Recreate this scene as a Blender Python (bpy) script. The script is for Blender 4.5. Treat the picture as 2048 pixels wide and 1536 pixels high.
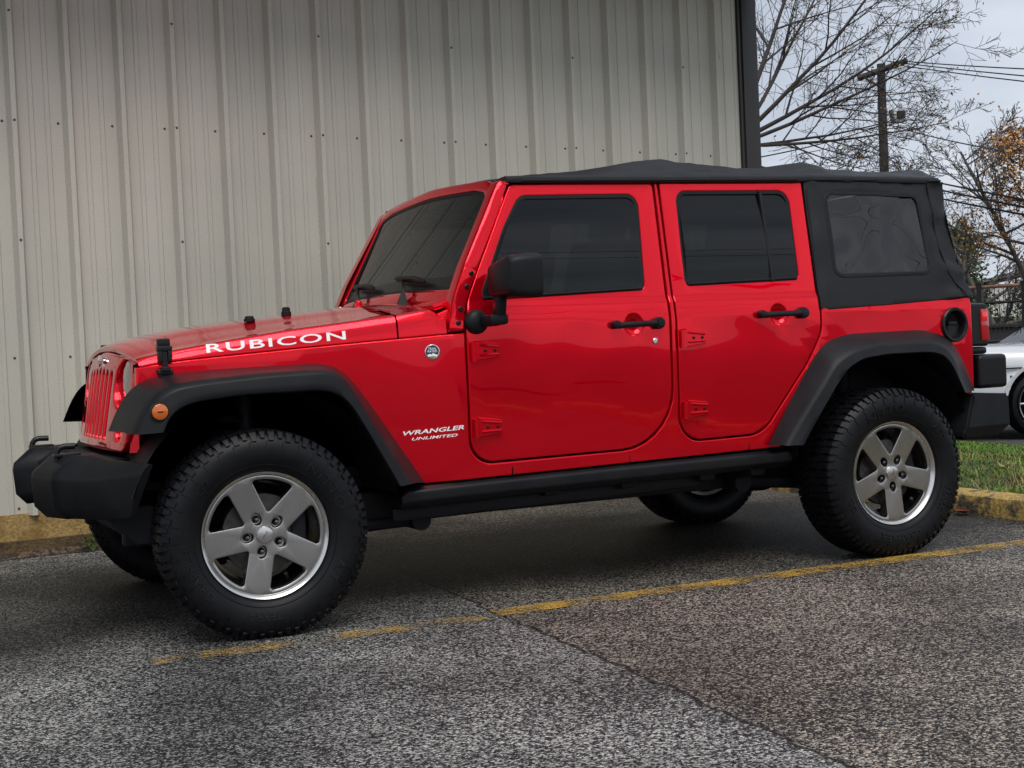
import bpy, bmesh, math, random
from mathutils import Vector, Matrix, noise
PI = math.pi
R = math.radians
sc = bpy.context.scene
for o in list(bpy.data.objects):
    bpy.data.objects.remove(o)
COL = sc.collection

# ------------------------------------------------------------------ camera
cam = bpy.data.cameras.new('Camera')
cam.sensor_width = 36.0
cam.lens = 36.0 * 2853.5 / 2048.0
cam.clip_start = 0.1
cam.clip_end = 3000
co = bpy.data.objects.new('Camera', cam)
COL.objects.link(co)
yaw, pit, rol = R(25.3455), R(-1.5639), R(-2.5393)
fw = Vector((math.sin(yaw)*math.cos(pit), math.cos(yaw)*math.cos(pit), math.sin(pit)))
rt = Vector((math.cos(yaw), -math.sin(yaw), 0))
up = rt.cross(fw)
r2 = rt*math.cos(rol) + up*math.sin(rol)
u2 = up*math.cos(rol) - rt*math.sin(rol)
M = Matrix((r2, u2, -fw)).transposed().to_4x4()
M.translation = Vector((-1.41706, -6.05691, 1.04535))
co.matrix_world = M
sc.camera = co

# ------------------------------------------------------------------ world, sun, exposure
SUN_EL, SUN_AZ = R(55), R(190)      # compass style azimuth, clockwise from +Y
w = bpy.data.worlds.new('World')
sc.world = w
w.use_nodes = True
nt = w.node_tree
nt.nodes.clear()
def N(t, **kw):
    n = nt.nodes.new(t)
    for k, v in kw.items():
        setattr(n, k, v)
    return n
sky = N('ShaderNodeTexSky', sky_type='NISHITA', sun_disc=False)
sky.sun_elevation = SUN_EL
sky.sun_rotation = SUN_AZ
sky.dust_density = 2.0
tc = N('ShaderNodeTexCoord')
mp = N('ShaderNodeMapping')
mp.inputs['Scale'].default_value = (1, 1, 2.6)
nz = N('ShaderNodeTexNoise')
nz.inputs['Scale'].default_value = 2.6
nz.inputs['Detail'].default_value = 7
nz.inputs['Roughness'].default_value = 0.5
cr = N('ShaderNodeValToRGB')
cr.color_ramp.elements[0].position = 0.36
cr.color_ramp.elements[0].color = (3.3, 3.6, 4.2, 1)
cr.color_ramp.elements[1].position = 0.66
cr.color_ramp.elements[1].color = (6.4, 6.7, 7.3, 1)
mx = N('ShaderNodeMix', data_type='RGBA')
mx.inputs[0].default_value = 0.88
bg = N('ShaderNodeBackground')
bg.inputs['Strength'].default_value = 0.1
wo = N('ShaderNodeOutputWorld')
L = nt.links.new
L(tc.outputs['Generated'], mp.inputs['Vector'])
L(mp.outputs[0], nz.inputs['Vector'])
L(nz.outputs[0], cr.inputs[0])
L(sky.outputs[0], mx.inputs[6])
L(cr.outputs[0], mx.inputs[7])
L(mx.outputs[2], bg.inputs[0])
L(bg.outputs[0], wo.inputs[0])

sun = bpy.data.lights.new('Sun', 'SUN')
sun.energy = 1.5
sun.angle = R(40)
sun.color = (1.0, 0.965, 0.91)
so = bpy.data.objects.new('Sun', sun)
COL.objects.link(so)
sd = Vector((math.sin(SUN_AZ)*math.cos(SUN_EL), math.cos(SUN_AZ)*math.cos(SUN_EL), math.sin(SUN_EL)))
so.rotation_euler = sd.to_track_quat('Z', 'Y').to_euler()
so.location = sd*60
sc.view_settings.view_transform = 'Standard'
sc.view_settings.look = 'None'
sc.view_settings.exposure = 0.62
sc.view_settings.gamma = 1.0
sc.cycles.max_bounces = 8
sc.cycles.transparent_max_bounces = 12

# ------------------------------------------------------------------ helpers: objects
WM = {}
def tag(o, label=None, cat=None, group=None, kind=None):
    if label: o['label'] = label
    if cat: o['category'] = cat
    if group: o['group'] = group
    if kind: o['kind'] = kind
    return o
def link_parent(o, parent, local):
    if parent is not None:
        o.parent = parent
        if not local and parent.name in WM:
            o.matrix_parent_inverse = WM[parent.name].inverted()
def obj(name, bm, mat, parent=None, local=False, angle=35, wn=False, flat=False):
    me = bpy.data.meshes.new(name)
    bm.normal_update()
    bm.to_mesh(me)
    bm.free()
    if not flat:
        me.polygons.foreach_set('use_smooth', [True]*len(me.polygons))
        if angle is not None:
            me.set_sharp_from_angle(angle=R(angle))
    if isinstance(mat, (list, tuple)):
        for m in mat: me.materials.append(m)
    else:
        me.materials.append(mat)
    o = bpy.data.objects.new(name, me)
    COL.objects.link(o)
    link_parent(o, parent, local)
    if wn:
        md = o.modifiers.new('wn', 'WEIGHTED_NORMAL')
        md.keep_sharp = True
        md.weight = 100
    return o
def empty(name, loc, rz=0.0):
    o = bpy.data.objects.new(name, None)
    o.empty_display_size = 0.2
    o.location = loc
    o.rotation_euler = (0, 0, rz)
    COL.objects.link(o)
    WM[o.name] = Matrix.Translation(loc) @ Matrix.Rotation(rz, 4, 'Z')
    return o
def copy_tree(o, parent=None):
    c = o.copy()
    COL.objects.link(c)
    if parent is not None: c.parent = parent
    for ch in [x for x in COL.objects if x.parent == o]:
        copy_tree(ch, c)
    return c

# ------------------------------------------------------------------ helpers: shapes
def NB(): return bmesh.new()
def interp(x, xs, ys):
    if x <= xs[0]: return ys[0]
    for i in range(len(xs)-1):
        if x <= xs[i+1]:
            t = (x-xs[i])/(xs[i+1]-xs[i])
            return ys[i]+t*(ys[i+1]-ys[i])
    return ys[-1]
def smooth(a, b, x):
    t = max(0.0, min(1.0, (x-a)/(b-a)))
    return t*t*(3-2*t)
def add_box(bm, c, s, rot=None, bev=0.0, seg=2):
    hx, hy, hz = s[0]/2, s[1]/2, s[2]/2
    vs = []
    for dx in (-1, 1):
        for dy in (-1, 1):
            for dz in (-1, 1):
                p = Vector((dx*hx, dy*hy, dz*hz))
                if rot is not None: p = rot @ p
                vs.append(bm.verts.new(p+Vector(c)))
    idx = [(0,1,3,2),(4,6,7,5),(0,4,5,1),(2,3,7,6),(0,2,6,4),(1,5,7,3)]
    fs = [bm.faces.new([vs[i] for i in f]) for f in idx]
    if bev > 0:
        es = list({e for f in fs for e in f.edges})
        bmesh.ops.bevel(bm, geom=es, offset=bev, segments=seg, affect='EDGES', profile=0.5)
def hexa(bm, P, bev=0.0, seg=2):
    """8 points: bottom 4 (ccw) then top 4"""
    vs = [bm.verts.new(p) for p in P]
    fs = [bm.faces.new([vs[i] for i in f]) for f in [(3,2,1,0),(4,5,6,7),(0,1,5,4),(1,2,6,5),(2,3,7,6),(3,0,4,7)]]
    if bev > 0:
        es = list({e for f in fs for e in f.edges})
        bmesh.ops.bevel(bm, geom=es, offset=bev, segments=seg, affect='EDGES', profile=0.5)
def loft(bm, rings, close=True, caps=True):
    """rings: list of equal length point lists"""
    V = [[bm.verts.new(p) for p in r] for r in rings]
    n = len(V[0])
    for a, b in zip(V[:-1], V[1:]):
        for i in range(n if close else n-1):
            j = (i+1) % n
            try: bm.faces.new((a[i], a[j], b[j], b[i]))
            except ValueError: pass
    if caps and close:
        bm.faces.new(list(reversed(V[0])))
        bm.faces.new(V[-1])
    return V
def tube(bm, pts, rad, n=8, caps=True):
    pts = [Vector(p) for p in pts]
    if not hasattr(rad, '__len__'): rad = [rad]*len(pts)
    rings = []
    ref = None
    for i, p in enumerate(pts):
        d = (pts[min(i+1, len(pts)-1)]-pts[max(i-1, 0)])
        if d.length < 1e-9: d = Vector((0, 0, 1))
        d.normalize()
        if ref is None:
            ref = Vector((0, 0, 1)) if abs(d.z) < 0.9 else Vector((1, 0, 0))
        u = d.cross(ref)
        if u.length < 1e-6: u = d.cross(Vector((0.3, 1, 0.2)))
        u.normalize()
        v = d.cross(u)
        ref = u.cross(d)*1.0
        rings.append([p+u*math.cos(2*PI*k/n)*rad[i]+v*math.sin(2*PI*k/n)*rad[i] for k in range(n)])
    loft(bm, rings, True, caps)
def lathe(bm, prof, n=48, axis='Y', c=(0, 0, 0), caps=False, a0=0.0):
    """prof: (radius, along axis)"""
    c = Vector(c)
    rings = []
    for r, h in prof:
        ring = []
        for k in range(n):
            a = a0+2*PI*k/n
            ca, sa = math.cos(a)*r, math.sin(a)*r
            p = {'Y': (ca, h, sa), 'X': (h, ca, sa), 'Z': (ca, sa, h)}[axis]
            ring.append(c+Vector(p))
        rings.append(ring)
    loft(bm, rings, True, caps)
def rp(pts, n=6):
    """rounded polygon; pts (x,z) or (x,z,r)"""
    out = []
    m = len(pts)
    for i in range(m):
        p = Vector(pts[i][:2])
        r = pts[i][2] if len(pts[i]) > 2 else 0
        if r <= 0:
            out.append((p.x, p.y)); continue
        a = (Vector(pts[i-1][:2])-p).normalized()
        b = (Vector(pts[(i+1) % m][:2])-p).normalized()
        ang = a.angle(b)
        d = r/math.tan(ang/2)
        bis = (a+b).normalized()
        cc = p+bis*(r/math.sin(ang/2))
        s, e = p+a*d-cc, p+b*d-cc
        a0 = math.atan2(s.y, s.x); a1 = math.atan2(e.y, e.x)
        da = (a1-a0+PI) % (2*PI)-PI
        for k in range(n+1):
            t = a0+da*k/n
            out.append((cc.x+math.cos(t)*r, cc.y+math.sin(t)*r))
    return out
def area2(l):
    return sum(l[i-1][0]*l[i][1]-l[i][0]*l[i-1][1] for i in range(len(l)))
def offs(l, d):
    """shift loop to its left by d"""
    if d == 0: return list(l)
    out = []
    m = len(l)
    for i in range(m):
        p0, p, p1 = Vector(l[i-1]), Vector(l[i]), Vector(l[(i+1) % m])
        a = (p-p0); b = (p1-p)
        if a.length < 1e-7: a = b
        if b.length < 1e-7: b = a
        a = a.normalized(); b = b.normalized()
        n1 = Vector((-a.y, a.x)); n2 = Vector((-b.y, b.x))
        k = 1+n1.dot(n2)
        mm = (n1+n2)/max(k, 0.35)
        out.append((p.x+mm.x*d, p.y+mm.y*d))
    return out
def panel(bm, outline, holes, yf, t, rb, zc=(), xc=(), s=1, put=None, back=False):
    """thin pressed panel: outline in (x,z), outward distance yf(x,z) ; s=1 near side (-y)"""
    loops = [outline if area2(outline) > 0 else list(reversed(outline))]
    for h in holes:
        loops.append(h if area2(h) < 0 else list(reversed(h)))
    layers = [(rb, 0.0), (rb*0.3, rb*0.3), (0, rb), (0, t)]
    if rb == 0: layers = [(0, 0), (0, t)]
    tb = bmesh.new()
    front = []
    for l in loops:
        prev = None
        for li, (ins, dep) in enumerate(layers):
            vs = [tb.verts.new((x, dep, z)) for x, z in offs(l, ins)]
            if li == 0:
                front += [tb.edges.new((vs[i], vs[(i+1) % len(vs)])) for i in range(len(vs))]
            if prev:
                for i in range(len(vs)):
                    j = (i+1) % len(vs)
                    tb.faces.new((prev[i], prev[j], vs[j], vs[i]))
            prev = vs
    bmesh.ops.triangle_fill(tb, use_beauty=True, use_dissolve=False, edges=front)
    for z in zc:
        bmesh.ops.bisect_plane(tb, geom=tb.verts[:]+tb.edges[:]+tb.faces[:], plane_co=(0, 0, z), plane_no=(0, 0, 1), dist=1e-5)
    for x in xc:
        bmesh.ops.bisect_plane(tb, geom=tb.verts[:]+tb.edges[:]+tb.faces[:], plane_co=(x, 0, 0), plane_no=(1, 0, 0), dist=1e-5)
    bmesh.ops.recalc_face_normals(tb, faces=tb.faces[:])
    for v in tb.verts:
        x, d, z = v.co
        if put: v.co = put(x, d, z)
        else: v.co = (x, -s*(yf(x, z)-d), z)
    merge(bm, tb)
def merge(bm, tb):
    tb.verts.index_update()
    vm = [bm.verts.new(v.co) for v in tb.verts]
    for f in tb.faces:
        try: bm.faces.new([vm[v.index] for v in f.verts])
        except ValueError: pass
    tb.free()
def text_geo(body, size=1.0, sx=1.0, extrude=0.0, offset=0.0, shear=0.0, space=1.0):
    cu = bpy.data.curves.new('txt', 'FONT')
    cu.body = body
    cu.size = size
    cu.extrude = extrude
    cu.offset = offset
    cu.shear = shear
    cu.space_character = space
    cu.align_x = 'CENTER'
    cu.resolution_u = 3
    ob = bpy.data.objects.new('txt', cu)
    me = bpy.data.meshes.new_from_object(ob)
    vs = [(v.co.x*sx, v.co.y, v.co.z) for v in me.vertices]
    fs = [tuple(p.vertices) for p in me.polygons]
    bpy.data.objects.remove(ob)
    bpy.data.curves.remove(cu)
    bpy.data.meshes.remove(me)
    return vs, fs
def add_text(bm, geo, fn):
    vs, fs = geo
    vv = [bm.verts.new(fn(*v)) for v in vs]
    for f in fs:
        try: bm.faces.new([vv[i] for i in f])
        except ValueError: pass
def fit_text(body, width, height, **kw):
    """text geometry scaled to a given width and cap height, centred on x, baseline 0"""
    vs, fs = text_geo(body, **kw)
    x0 = min(v[0] for v in vs); x1 = max(v[0] for v in vs)
    y0 = min(v[1] for v in vs); y1 = max(v[1] for v in vs)
    return [((v[0]-(x0+x1)/2)/(x1-x0)*width, (v[1]-y0)/(y1-y0)*height, v[2]) for v in vs], fs

# ------------------------------------------------------------------ materials
def mat(name, col=(0.5, 0.5, 0.5), rough=0.5, metal=0.0, coat=0.0, coatr=0.03, spec=0.5, bump=None, var=None, emit=None):
    m = bpy.data.materials.new(name)
    m.use_nodes = True
    t = m.node_tree
    b = t.nodes['Principled BSDF']
    b.inputs['Base Color'].default_value = (*col, 1)
    b.inputs['Roughness'].default_value = rough
    b.inputs['Metallic'].default_value = metal
    b.inputs['Coat Weight'].default_value = coat
    b.inputs['Coat Roughness'].default_value = coatr
    b.inputs['Specular IOR Level'].default_value = spec
    if bump or var:
        tc = t.nodes.new('ShaderNodeTexCoord')
    if bump:   # (scale, strength, distance, detail)
        n = t.nodes.new('ShaderNodeTexNoise')
        n.inputs['Scale'].default_value = bump[0]
        n.inputs['Detail'].default_value = bump[3] if len(bump) > 3 else 3
        bp = t.nodes.new('ShaderNodeBump')
        bp.inputs['Strength'].default_value = bump[1]
        bp.inputs['Distance'].default_value = bump[2]
        t.links.new(tc.outputs['Object'], n.inputs['Vector'])
        t.links.new(n.outputs[0], bp.inputs['Height'])
        t.links.new(bp.outputs[0], b.inputs['Normal'])
        if coat: t.links.new(bp.outputs[0], b.inputs['Coat Normal'])
    if var:    # (scale, amount)  multiplies base colour and roughness a little
        n = t.nodes.new('ShaderNodeTexNoise')
        n.inputs['Scale'].default_value = var[0]
        n.inputs['Detail'].default_value = 6
        r = t.nodes.new('ShaderNodeMapRange')
        r.inputs['From Min'].default_value = 0.3
        r.inputs['From Max'].default_value = 0.7
        r.inputs['To Min'].default_value = 1-var[1]
        r.inputs['To Max'].default_value = 1+var[1]
        mx = t.nodes.new('ShaderNodeMix'); mx.data_type = 'RGBA'; mx.blend_type = 'MULTIPLY'
        mx.inputs[0].default_value = 1
        mx.inputs[6].default_value = (*col, 1)
        t.links.new(tc.outputs['Object'], n.inputs['Vector'])
        t.links.new(n.outputs[0], r.inputs['Value'])
        t.links.new(r.outputs[0], mx.inputs[7])
        t.links.new(mx.outputs[2], b.inputs['Base Color'])
        r2 = t.nodes.new('ShaderNodeMapRange')
        r2.inputs['To Min'].default_value = max(0.02, rough-0.12)
        r2.inputs['To Max'].default_value = min(1, rough+0.12)
        t.links.new(n.outputs[0], r2.inputs['Value'])
        t.links.new(r2.outputs[0], b.inputs['Roughness'])
    if emit:
        b.inputs['Emission Color'].default_value = (*emit[0], 1)
        b.inputs['Emission Strength'].default_value = emit[1]
    return m
M_red = mat('red_paint', (0.74, 0.0003, 0.013), 0.11, 0.68, 1.0, 0.01, 0.0, bump=(2.4, 0.22, 0.02, 1))
M_red.node_tree.nodes['Principled BSDF'].inputs['Coat IOR'].default_value = 1.34
M_black = mat('textured_black_plastic', (0.0080, 0.0085, 0.010), 0.44, spec=0.2, bump=(900, 0.15, 0.001, 2), var=(9, 0.25))
M_gloss = mat('black_gloss', (0.007, 0.007, 0.008), 0.32, spec=0.28)
M_rubber = mat('tyre_rubber', (0.0042, 0.0045, 0.0058), 0.45, spec=0.2, bump=(420, 0.2, 0.001, 2), var=(14, 0.3))
M_seal = mat('rubber_seal', (0.006, 0.006, 0.007), 0.45, spec=0.25)
M_gap = mat('shadow_black', (0.002, 0.002, 0.003), 0.9, spec=0.1)
M_under = mat('underbody_black', (0.006, 0.0065, 0.009), 0.6, spec=0.25, var=(7, 0.4))
M_cloth = mat('soft_top_fabric', (0.0060, 0.0065, 0.008), 0.48, spec=0.32, bump=(3.0, 0.55, 0.05, 1))
M_alloy = mat('alloy_silver', (0.37, 0.36, 0.35), 0.26, 1.0, spec=0.5, var=(4, 0.05))
M_lip = mat('machined_lip', (0.62, 0.61, 0.59), 0.22, 1.0)
M_chrome = mat('chrome', (0.7, 0.7, 0.7), 0.12, 1.0)
M_nut = mat('dark_steel', (0.16, 0.155, 0.15), 0.25, 1.0)
M_steel = mat('brake_steel', (0.06, 0.056, 0.053), 0.45, 0.9, var=(30, 0.3))
M_white = mat('white_decal', (0.8, 0.8, 0.8), 0.4)
M_amber = mat('amber_lens', (0.50, 0.105, 0.004), 0.12, coat=1.0, bump=(160, 0.3, 0.002, 0))
M_redlens = mat('red_lens', (0.35, 0.003, 0.006), 0.1, coat=1.0)
M_redlens2 = mat('red_reflector', (0.75, 0.01, 0.01), 0.2, coat=1.0)
M_lamp = mat('headlamp_glass', (0.34, 0.31, 0.31), 0.08, 0.6, coat=1.0, bump=(60, 0.4, 0.004, 0))
M_seat = mat('seat_cloth', (0.09, 0.09, 0.095), 0.8)
M_navy = mat('badge_navy', (0.015, 0.025, 0.07), 0.3)
M_olive = mat('badge_green', (0.25, 0.3, 0.08), 0.4)
M_tyretext = mat('tyre_lettering', (0.006, 0.0063, 0.0075), 0.42, spec=0.3)
M_silver = mat('silver_paint', (0.60, 0.62, 0.645), 0.3, 0.2, 1.0, 0.03)
M_bark = mat('grey_bark', (0.045, 0.037, 0.032), 0.9, var=(6, 0.4))
M_bark2 = mat('brown_bark', (0.09, 0.078, 0.066), 0.9, var=(6, 0.4))
M_leafy = mat('yellow_leaf', (0.27, 0.135, 0.022), 0.7, var=(3, 0.5))
M_orange = mat('orange_leaf', (0.33, 0.15, 0.028), 0.7, var=(2, 0.6))
M_ever = mat('evergreen_leaf', (0.06, 0.095, 0.032), 0.8, var=(1.5, 0.6))
M_pole = mat('weathered_pole', (0.034, 0.028, 0.026), 0.9, var=(8, 0.4))
M_wire = mat('cable', (0.008, 0.008, 0.009), 0.9, spec=0.1)
M_galv = mat('galvanised', (0.4, 0.41, 0.42), 0.4, 0.8)
M_fence = mat('fence_black', (0.014, 0.014, 0.015), 0.5)
M_rust = mat('rusty_pipe', (0.20, 0.10, 0.065), 0.8, var=(9, 0.4))
M_trim = mat('brown_trim', (0.020, 0.017, 0.0165), 0.45, var=(3, 0.15))
M_soffit = mat('soffit', (0.12, 0.11, 0.10), 0.7)
M_screw = mat('screw_head', (0.10, 0.095, 0.085), 0.5, 0.6)
M_lumber = mat('lumber', (0.30, 0.22, 0.13), 0.8, var=(5, 0.5))
M_tarp = mat('dark_sheet', (0.02, 0.02, 0.021), 0.7, var=(4, 0.4))
M_shed = mat('white_siding', (0.62, 0.6, 0.56), 0.7, var=(2, 0.2))
M_roofgrey = mat('grey_roof', (0.2, 0.19, 0.18), 0.8)
M_dry = mat('dry_leaf', (0.20, 0.10, 0.035), 0.8)
M_weed = mat('weed_green', (0.055, 0.09, 0.02), 0.7)

def glass_mat(name, col, thru, rough=0.01, bump=None):
    m = bpy.data.materials.new(name)
    m.use_nodes = True
    t = m.node_tree
    b = t.nodes['Principled BSDF']
    b.inputs['Base Color'].default_value = (*col, 1)
    b.inputs['Roughness'].default_value = rough
    b.inputs['IOR'].default_value = 1.42
    tr = t.nodes.new('ShaderNodeBsdfTransparent')
    tr.inputs[0].default_value = (0.75, 0.78, 0.8, 1)
    mx = t.nodes.new('ShaderNodeMixShader')
    mx.inputs[0].default_value = thru
    t.links.new(b.outputs[0], mx.inputs[1])
    t.links.new(tr.outputs[0], mx.inputs[2])
    t.links.new(mx.outputs[0], t.nodes['Material Output'].inputs[0])
    if bump:
        tc = t.nodes.new('ShaderNodeTexCoord')
        n = t.nodes.new('ShaderNodeTexNoise')
        n.inputs['Scale'].default_value = bump[0]
        n.inputs['Detail'].default_value = 1
        bp = t.nodes.new('ShaderNodeBump')
        bp.inputs['Strength'].default_value = bump[1]
        bp.inputs['Distance'].default_value = bump[2]
        t.links.new(tc.outputs['Object'], n.inputs['Vector'])
        t.links.new(n.outputs[0], bp.inputs['Height'])
        t.links.new(bp.outputs[0], b.inputs['Normal'])
    return m
M_glass = glass_mat('tinted_glass', (0.004, 0.005, 0.006), 0.16)
M_wind = glass_mat('windscreen_glass', (0.012, 0.016, 0.015), 0.2)
M_vinyl = glass_mat('smoked_vinyl', (0.016, 0.0155, 0.017), 0.16, 0.012, bump=(2.6, 1.0, 0.07))
M_vinyl.node_tree.nodes['Principled BSDF'].inputs['IOR'].default_value = 1.55

def ramp(t, pts, interp='LINEAR'):
    r = t.nodes.new('ShaderNodeValToRGB')
    r.color_ramp.interpolation = interp
    e = r.color_ramp.elements
    while len(e) < len(pts): e.new(0.5)
    for i, (p, c) in enumerate(pts):
        e[i].position = p
        e[i].color = (*c, 1) if len(c) == 3 else c
    return r
def asphalt_mat():
    m = bpy.data.materials.new('asphalt')
    m.use_nodes = True
    t = m.node_tree; l = t.links.new
    b = t.nodes['Principled BSDF']
    tc = t.nodes.new('ShaderNodeTexCoord')
    v = t.nodes.new('ShaderNodeTexVoronoi'); v.inputs['Scale'].default_value = 138
    v2 = t.nodes.new('ShaderNodeTexVoronoi'); v2.inputs['Scale'].default_value = 290
    for q in (v, v2): l(tc.outputs['Object'], q.inputs['Vector'])
    sp = t.nodes.new('ShaderNodeSeparateColor'); l(v.outputs['Color'], sp.inputs[0])
    sp2 = t.nodes.new('ShaderNodeSeparateColor'); l(v2.outputs['Color'], sp2.inputs[0])
    # right of the seam the gravel is browner and darker, left greyer
    ra = ramp(t, [(0.0, (0.006, 0.006, 0.0065)), (0.37, (0.013, 0.013, 0.0135)), (0.54, (0.052, 0.051, 0.050)), (0.70, (0.24, 0.235, 0.225)), (1.0, (0.68, 0.66, 0.62))])
    rb = ramp(t, [(0.0, (0.005, 0.005, 0.005)), (0.40, (0.011, 0.0105, 0.010)), (0.58, (0.046, 0.042, 0.038)), (0.72, (0.22, 0.195, 0.167)), (1.0, (0.64, 0.56, 0.455))])
    mixv = t.nodes.new('ShaderNodeMath'); mixv.operation = 'MULTIPLY_ADD'
    l(sp2.outputs[0], mixv.inputs[0]); mixv.inputs[1].default_value = 0.35
    h = t.nodes.new('ShaderNodeMath'); h.operation = 'MULTIPLY'; h.inputs[1].default_value = 0.68
    l(sp.outputs[0], h.inputs[0]); l(h.outputs[0], mixv.inputs[2])
    # big soft variation shifts the amount of pale stone
    n1 = t.nodes.new('ShaderNodeTexNoise'); n1.inputs['Scale'].default_value = 1.3; n1.inputs['Detail'].default_value = 5
    l(tc.outputs['Object'], n1.inputs['Vector'])
    sh = t.nodes.new('ShaderNodeMath'); sh.operation = 'MULTIPLY_ADD'; sh.inputs[1].default_value = 0.42; sh.inputs[2].default_value = -0.19
    l(n1.outputs[0], sh.inputs[0])
    ad = t.nodes.new('ShaderNodeMath'); ad.operation = 'ADD'; l(mixv.outputs[0], ad.inputs[0]); l(sh.outputs[0], ad.inputs[1])
    l(ad.outputs[0], ra.inputs[0]); l(ad.outputs[0], rb.inputs[0])
    sx = t.nodes.new('ShaderNodeSeparateXYZ'); l(tc.outputs['Object'], sx.inputs[0])
    n2 = t.nodes.new('ShaderNodeTexNoise'); n2.inputs['Scale'].default_value = 7; n2.inputs['Detail'].default_value = 6
    l(tc.outputs['Object'], n2.inputs['Vector'])
    def line(ca, cb, cc, wob):
        """a*x+b*y+c + wobble"""
        a = t.nodes.new('ShaderNodeMath'); a.operation = 'MULTIPLY_ADD'; l(sx.outputs[0], a.inputs[0]); a.inputs[1].default_value = ca; a.inputs[2].default_value = cc
        c = t.nodes.new('ShaderNodeMath'); c.operation = 'MULTIPLY_ADD'; l(sx.outputs[1], c.inputs[0]); c.inputs[1].default_value = cb; l(a.outputs[0], c.inputs[2])
        d = t.nodes.new('ShaderNodeMath'); d.operation = 'MULTIPLY_ADD'; l(n2.outputs[0], d.inputs[0]); d.inputs[1].default_value = wob; l(c.outputs[0], d.inputs[2])
        return d
    seam = line(1, -0.061, -0.935-0.055, 0.11)
    ms = t.nodes.new('ShaderNodeMapRange'); l(seam.outputs[0], ms.inputs['Value']); ms.inputs['From Min'].default_value = -0.02; ms.inputs['From Max'].default_value = 0.02
    mix = t.nodes.new('ShaderNodeMix'); mix.data_type = 'RGBA'
    l(ms.outputs[0], mix.inputs[0]); l(ra.outputs[0], mix.inputs[6]); l(rb.outputs[0], mix.inputs[7])
    def crack(node, wd):
        a = t.nodes.new('ShaderNodeMath'); a.operation = 'ABSOLUTE'; l(node.outputs[0], a.inputs[0])
        r = t.nodes.new('ShaderNodeMapRange'); l(a.outputs[0], r.inputs['Value']); r.inputs['From Min'].default_value = wd*0.5; r.inputs['From Max'].default_value = wd*1.6
        r.inputs['To Min'].default_value = 0.12
        return r
    cur = mix.outputs[2]
    crs = [crack(seam, 0.008), crack(line(0.0, 1, -1.36-0.06, 0.12), 0.007), crack(line(0.02, 1, -1.80-0.06, 0.12), 0.005)]
    hs = None
    for c in crs:
        q = t.nodes.new('ShaderNodeMix'); q.data_type = 'RGBA'; q.blend_type = 'MULTIPLY'; q.inputs[0].default_value = 1
        l(cur, q.inputs[6]); l(c.outputs[0], q.inputs[7]); cur = q.outputs[2]
    # oily and tyre-dark stains
    n3 = t.nodes.new('ShaderNodeTexNoise'); n3.inputs['Scale'].default_value = 0.8; n3.inputs['Detail'].default_value = 4; l(tc.outputs['Object'], n3.inputs['Vector'])
    st = t.nodes.new('ShaderNodeMapRange'); l(n3.outputs[0], st.inputs['Value']); st.inputs['From Min'].default_value = 0.34; st.inputs['From Max'].default_value = 0.56; st.inputs['To Min'].default_value = 0.5
    q = t.nodes.new('ShaderNodeMix'); q.data_type = 'RGBA'; q.blend_type = 'MULTIPLY'; q.inputs[0].default_value = 1
    l(cur, q.inputs[6]); l(st.outputs[0], q.inputs[7]); cur = q.outputs[2]
    # shade under and around the car, painted into the asphalt colour with noisy edges
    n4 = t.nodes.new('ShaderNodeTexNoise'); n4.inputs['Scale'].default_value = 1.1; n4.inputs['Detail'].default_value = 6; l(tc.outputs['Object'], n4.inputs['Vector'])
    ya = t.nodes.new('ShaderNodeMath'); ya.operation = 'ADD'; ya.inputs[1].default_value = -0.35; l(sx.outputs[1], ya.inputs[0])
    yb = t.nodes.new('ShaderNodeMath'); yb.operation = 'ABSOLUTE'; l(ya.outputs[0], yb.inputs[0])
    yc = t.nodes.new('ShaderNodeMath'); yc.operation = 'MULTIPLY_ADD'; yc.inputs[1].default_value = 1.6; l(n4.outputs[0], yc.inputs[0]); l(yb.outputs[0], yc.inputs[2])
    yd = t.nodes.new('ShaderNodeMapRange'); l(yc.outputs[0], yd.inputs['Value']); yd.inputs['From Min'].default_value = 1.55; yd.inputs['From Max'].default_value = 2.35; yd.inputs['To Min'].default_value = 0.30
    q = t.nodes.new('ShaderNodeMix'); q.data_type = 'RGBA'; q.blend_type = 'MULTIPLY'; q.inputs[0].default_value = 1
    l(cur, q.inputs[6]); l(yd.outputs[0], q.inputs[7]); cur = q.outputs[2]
    l(cur, b.inputs['Base Color'])
    b.inputs['Roughness'].default_value = 0.62
    b.inputs['Specular IOR Level'].default_value = 0.25
    bp = t.nodes.new('ShaderNodeBump'); bp.inputs['Strength'].default_value = 0.9; bp.inputs['Distance'].default_value = 0.006
    l(v.outputs['Distance'], bp.inputs['Height']); bp.invert = True
    l(bp.outputs[0], b.inputs['Normal'])
    return m
M_asphalt = asphalt_mat()
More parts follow.
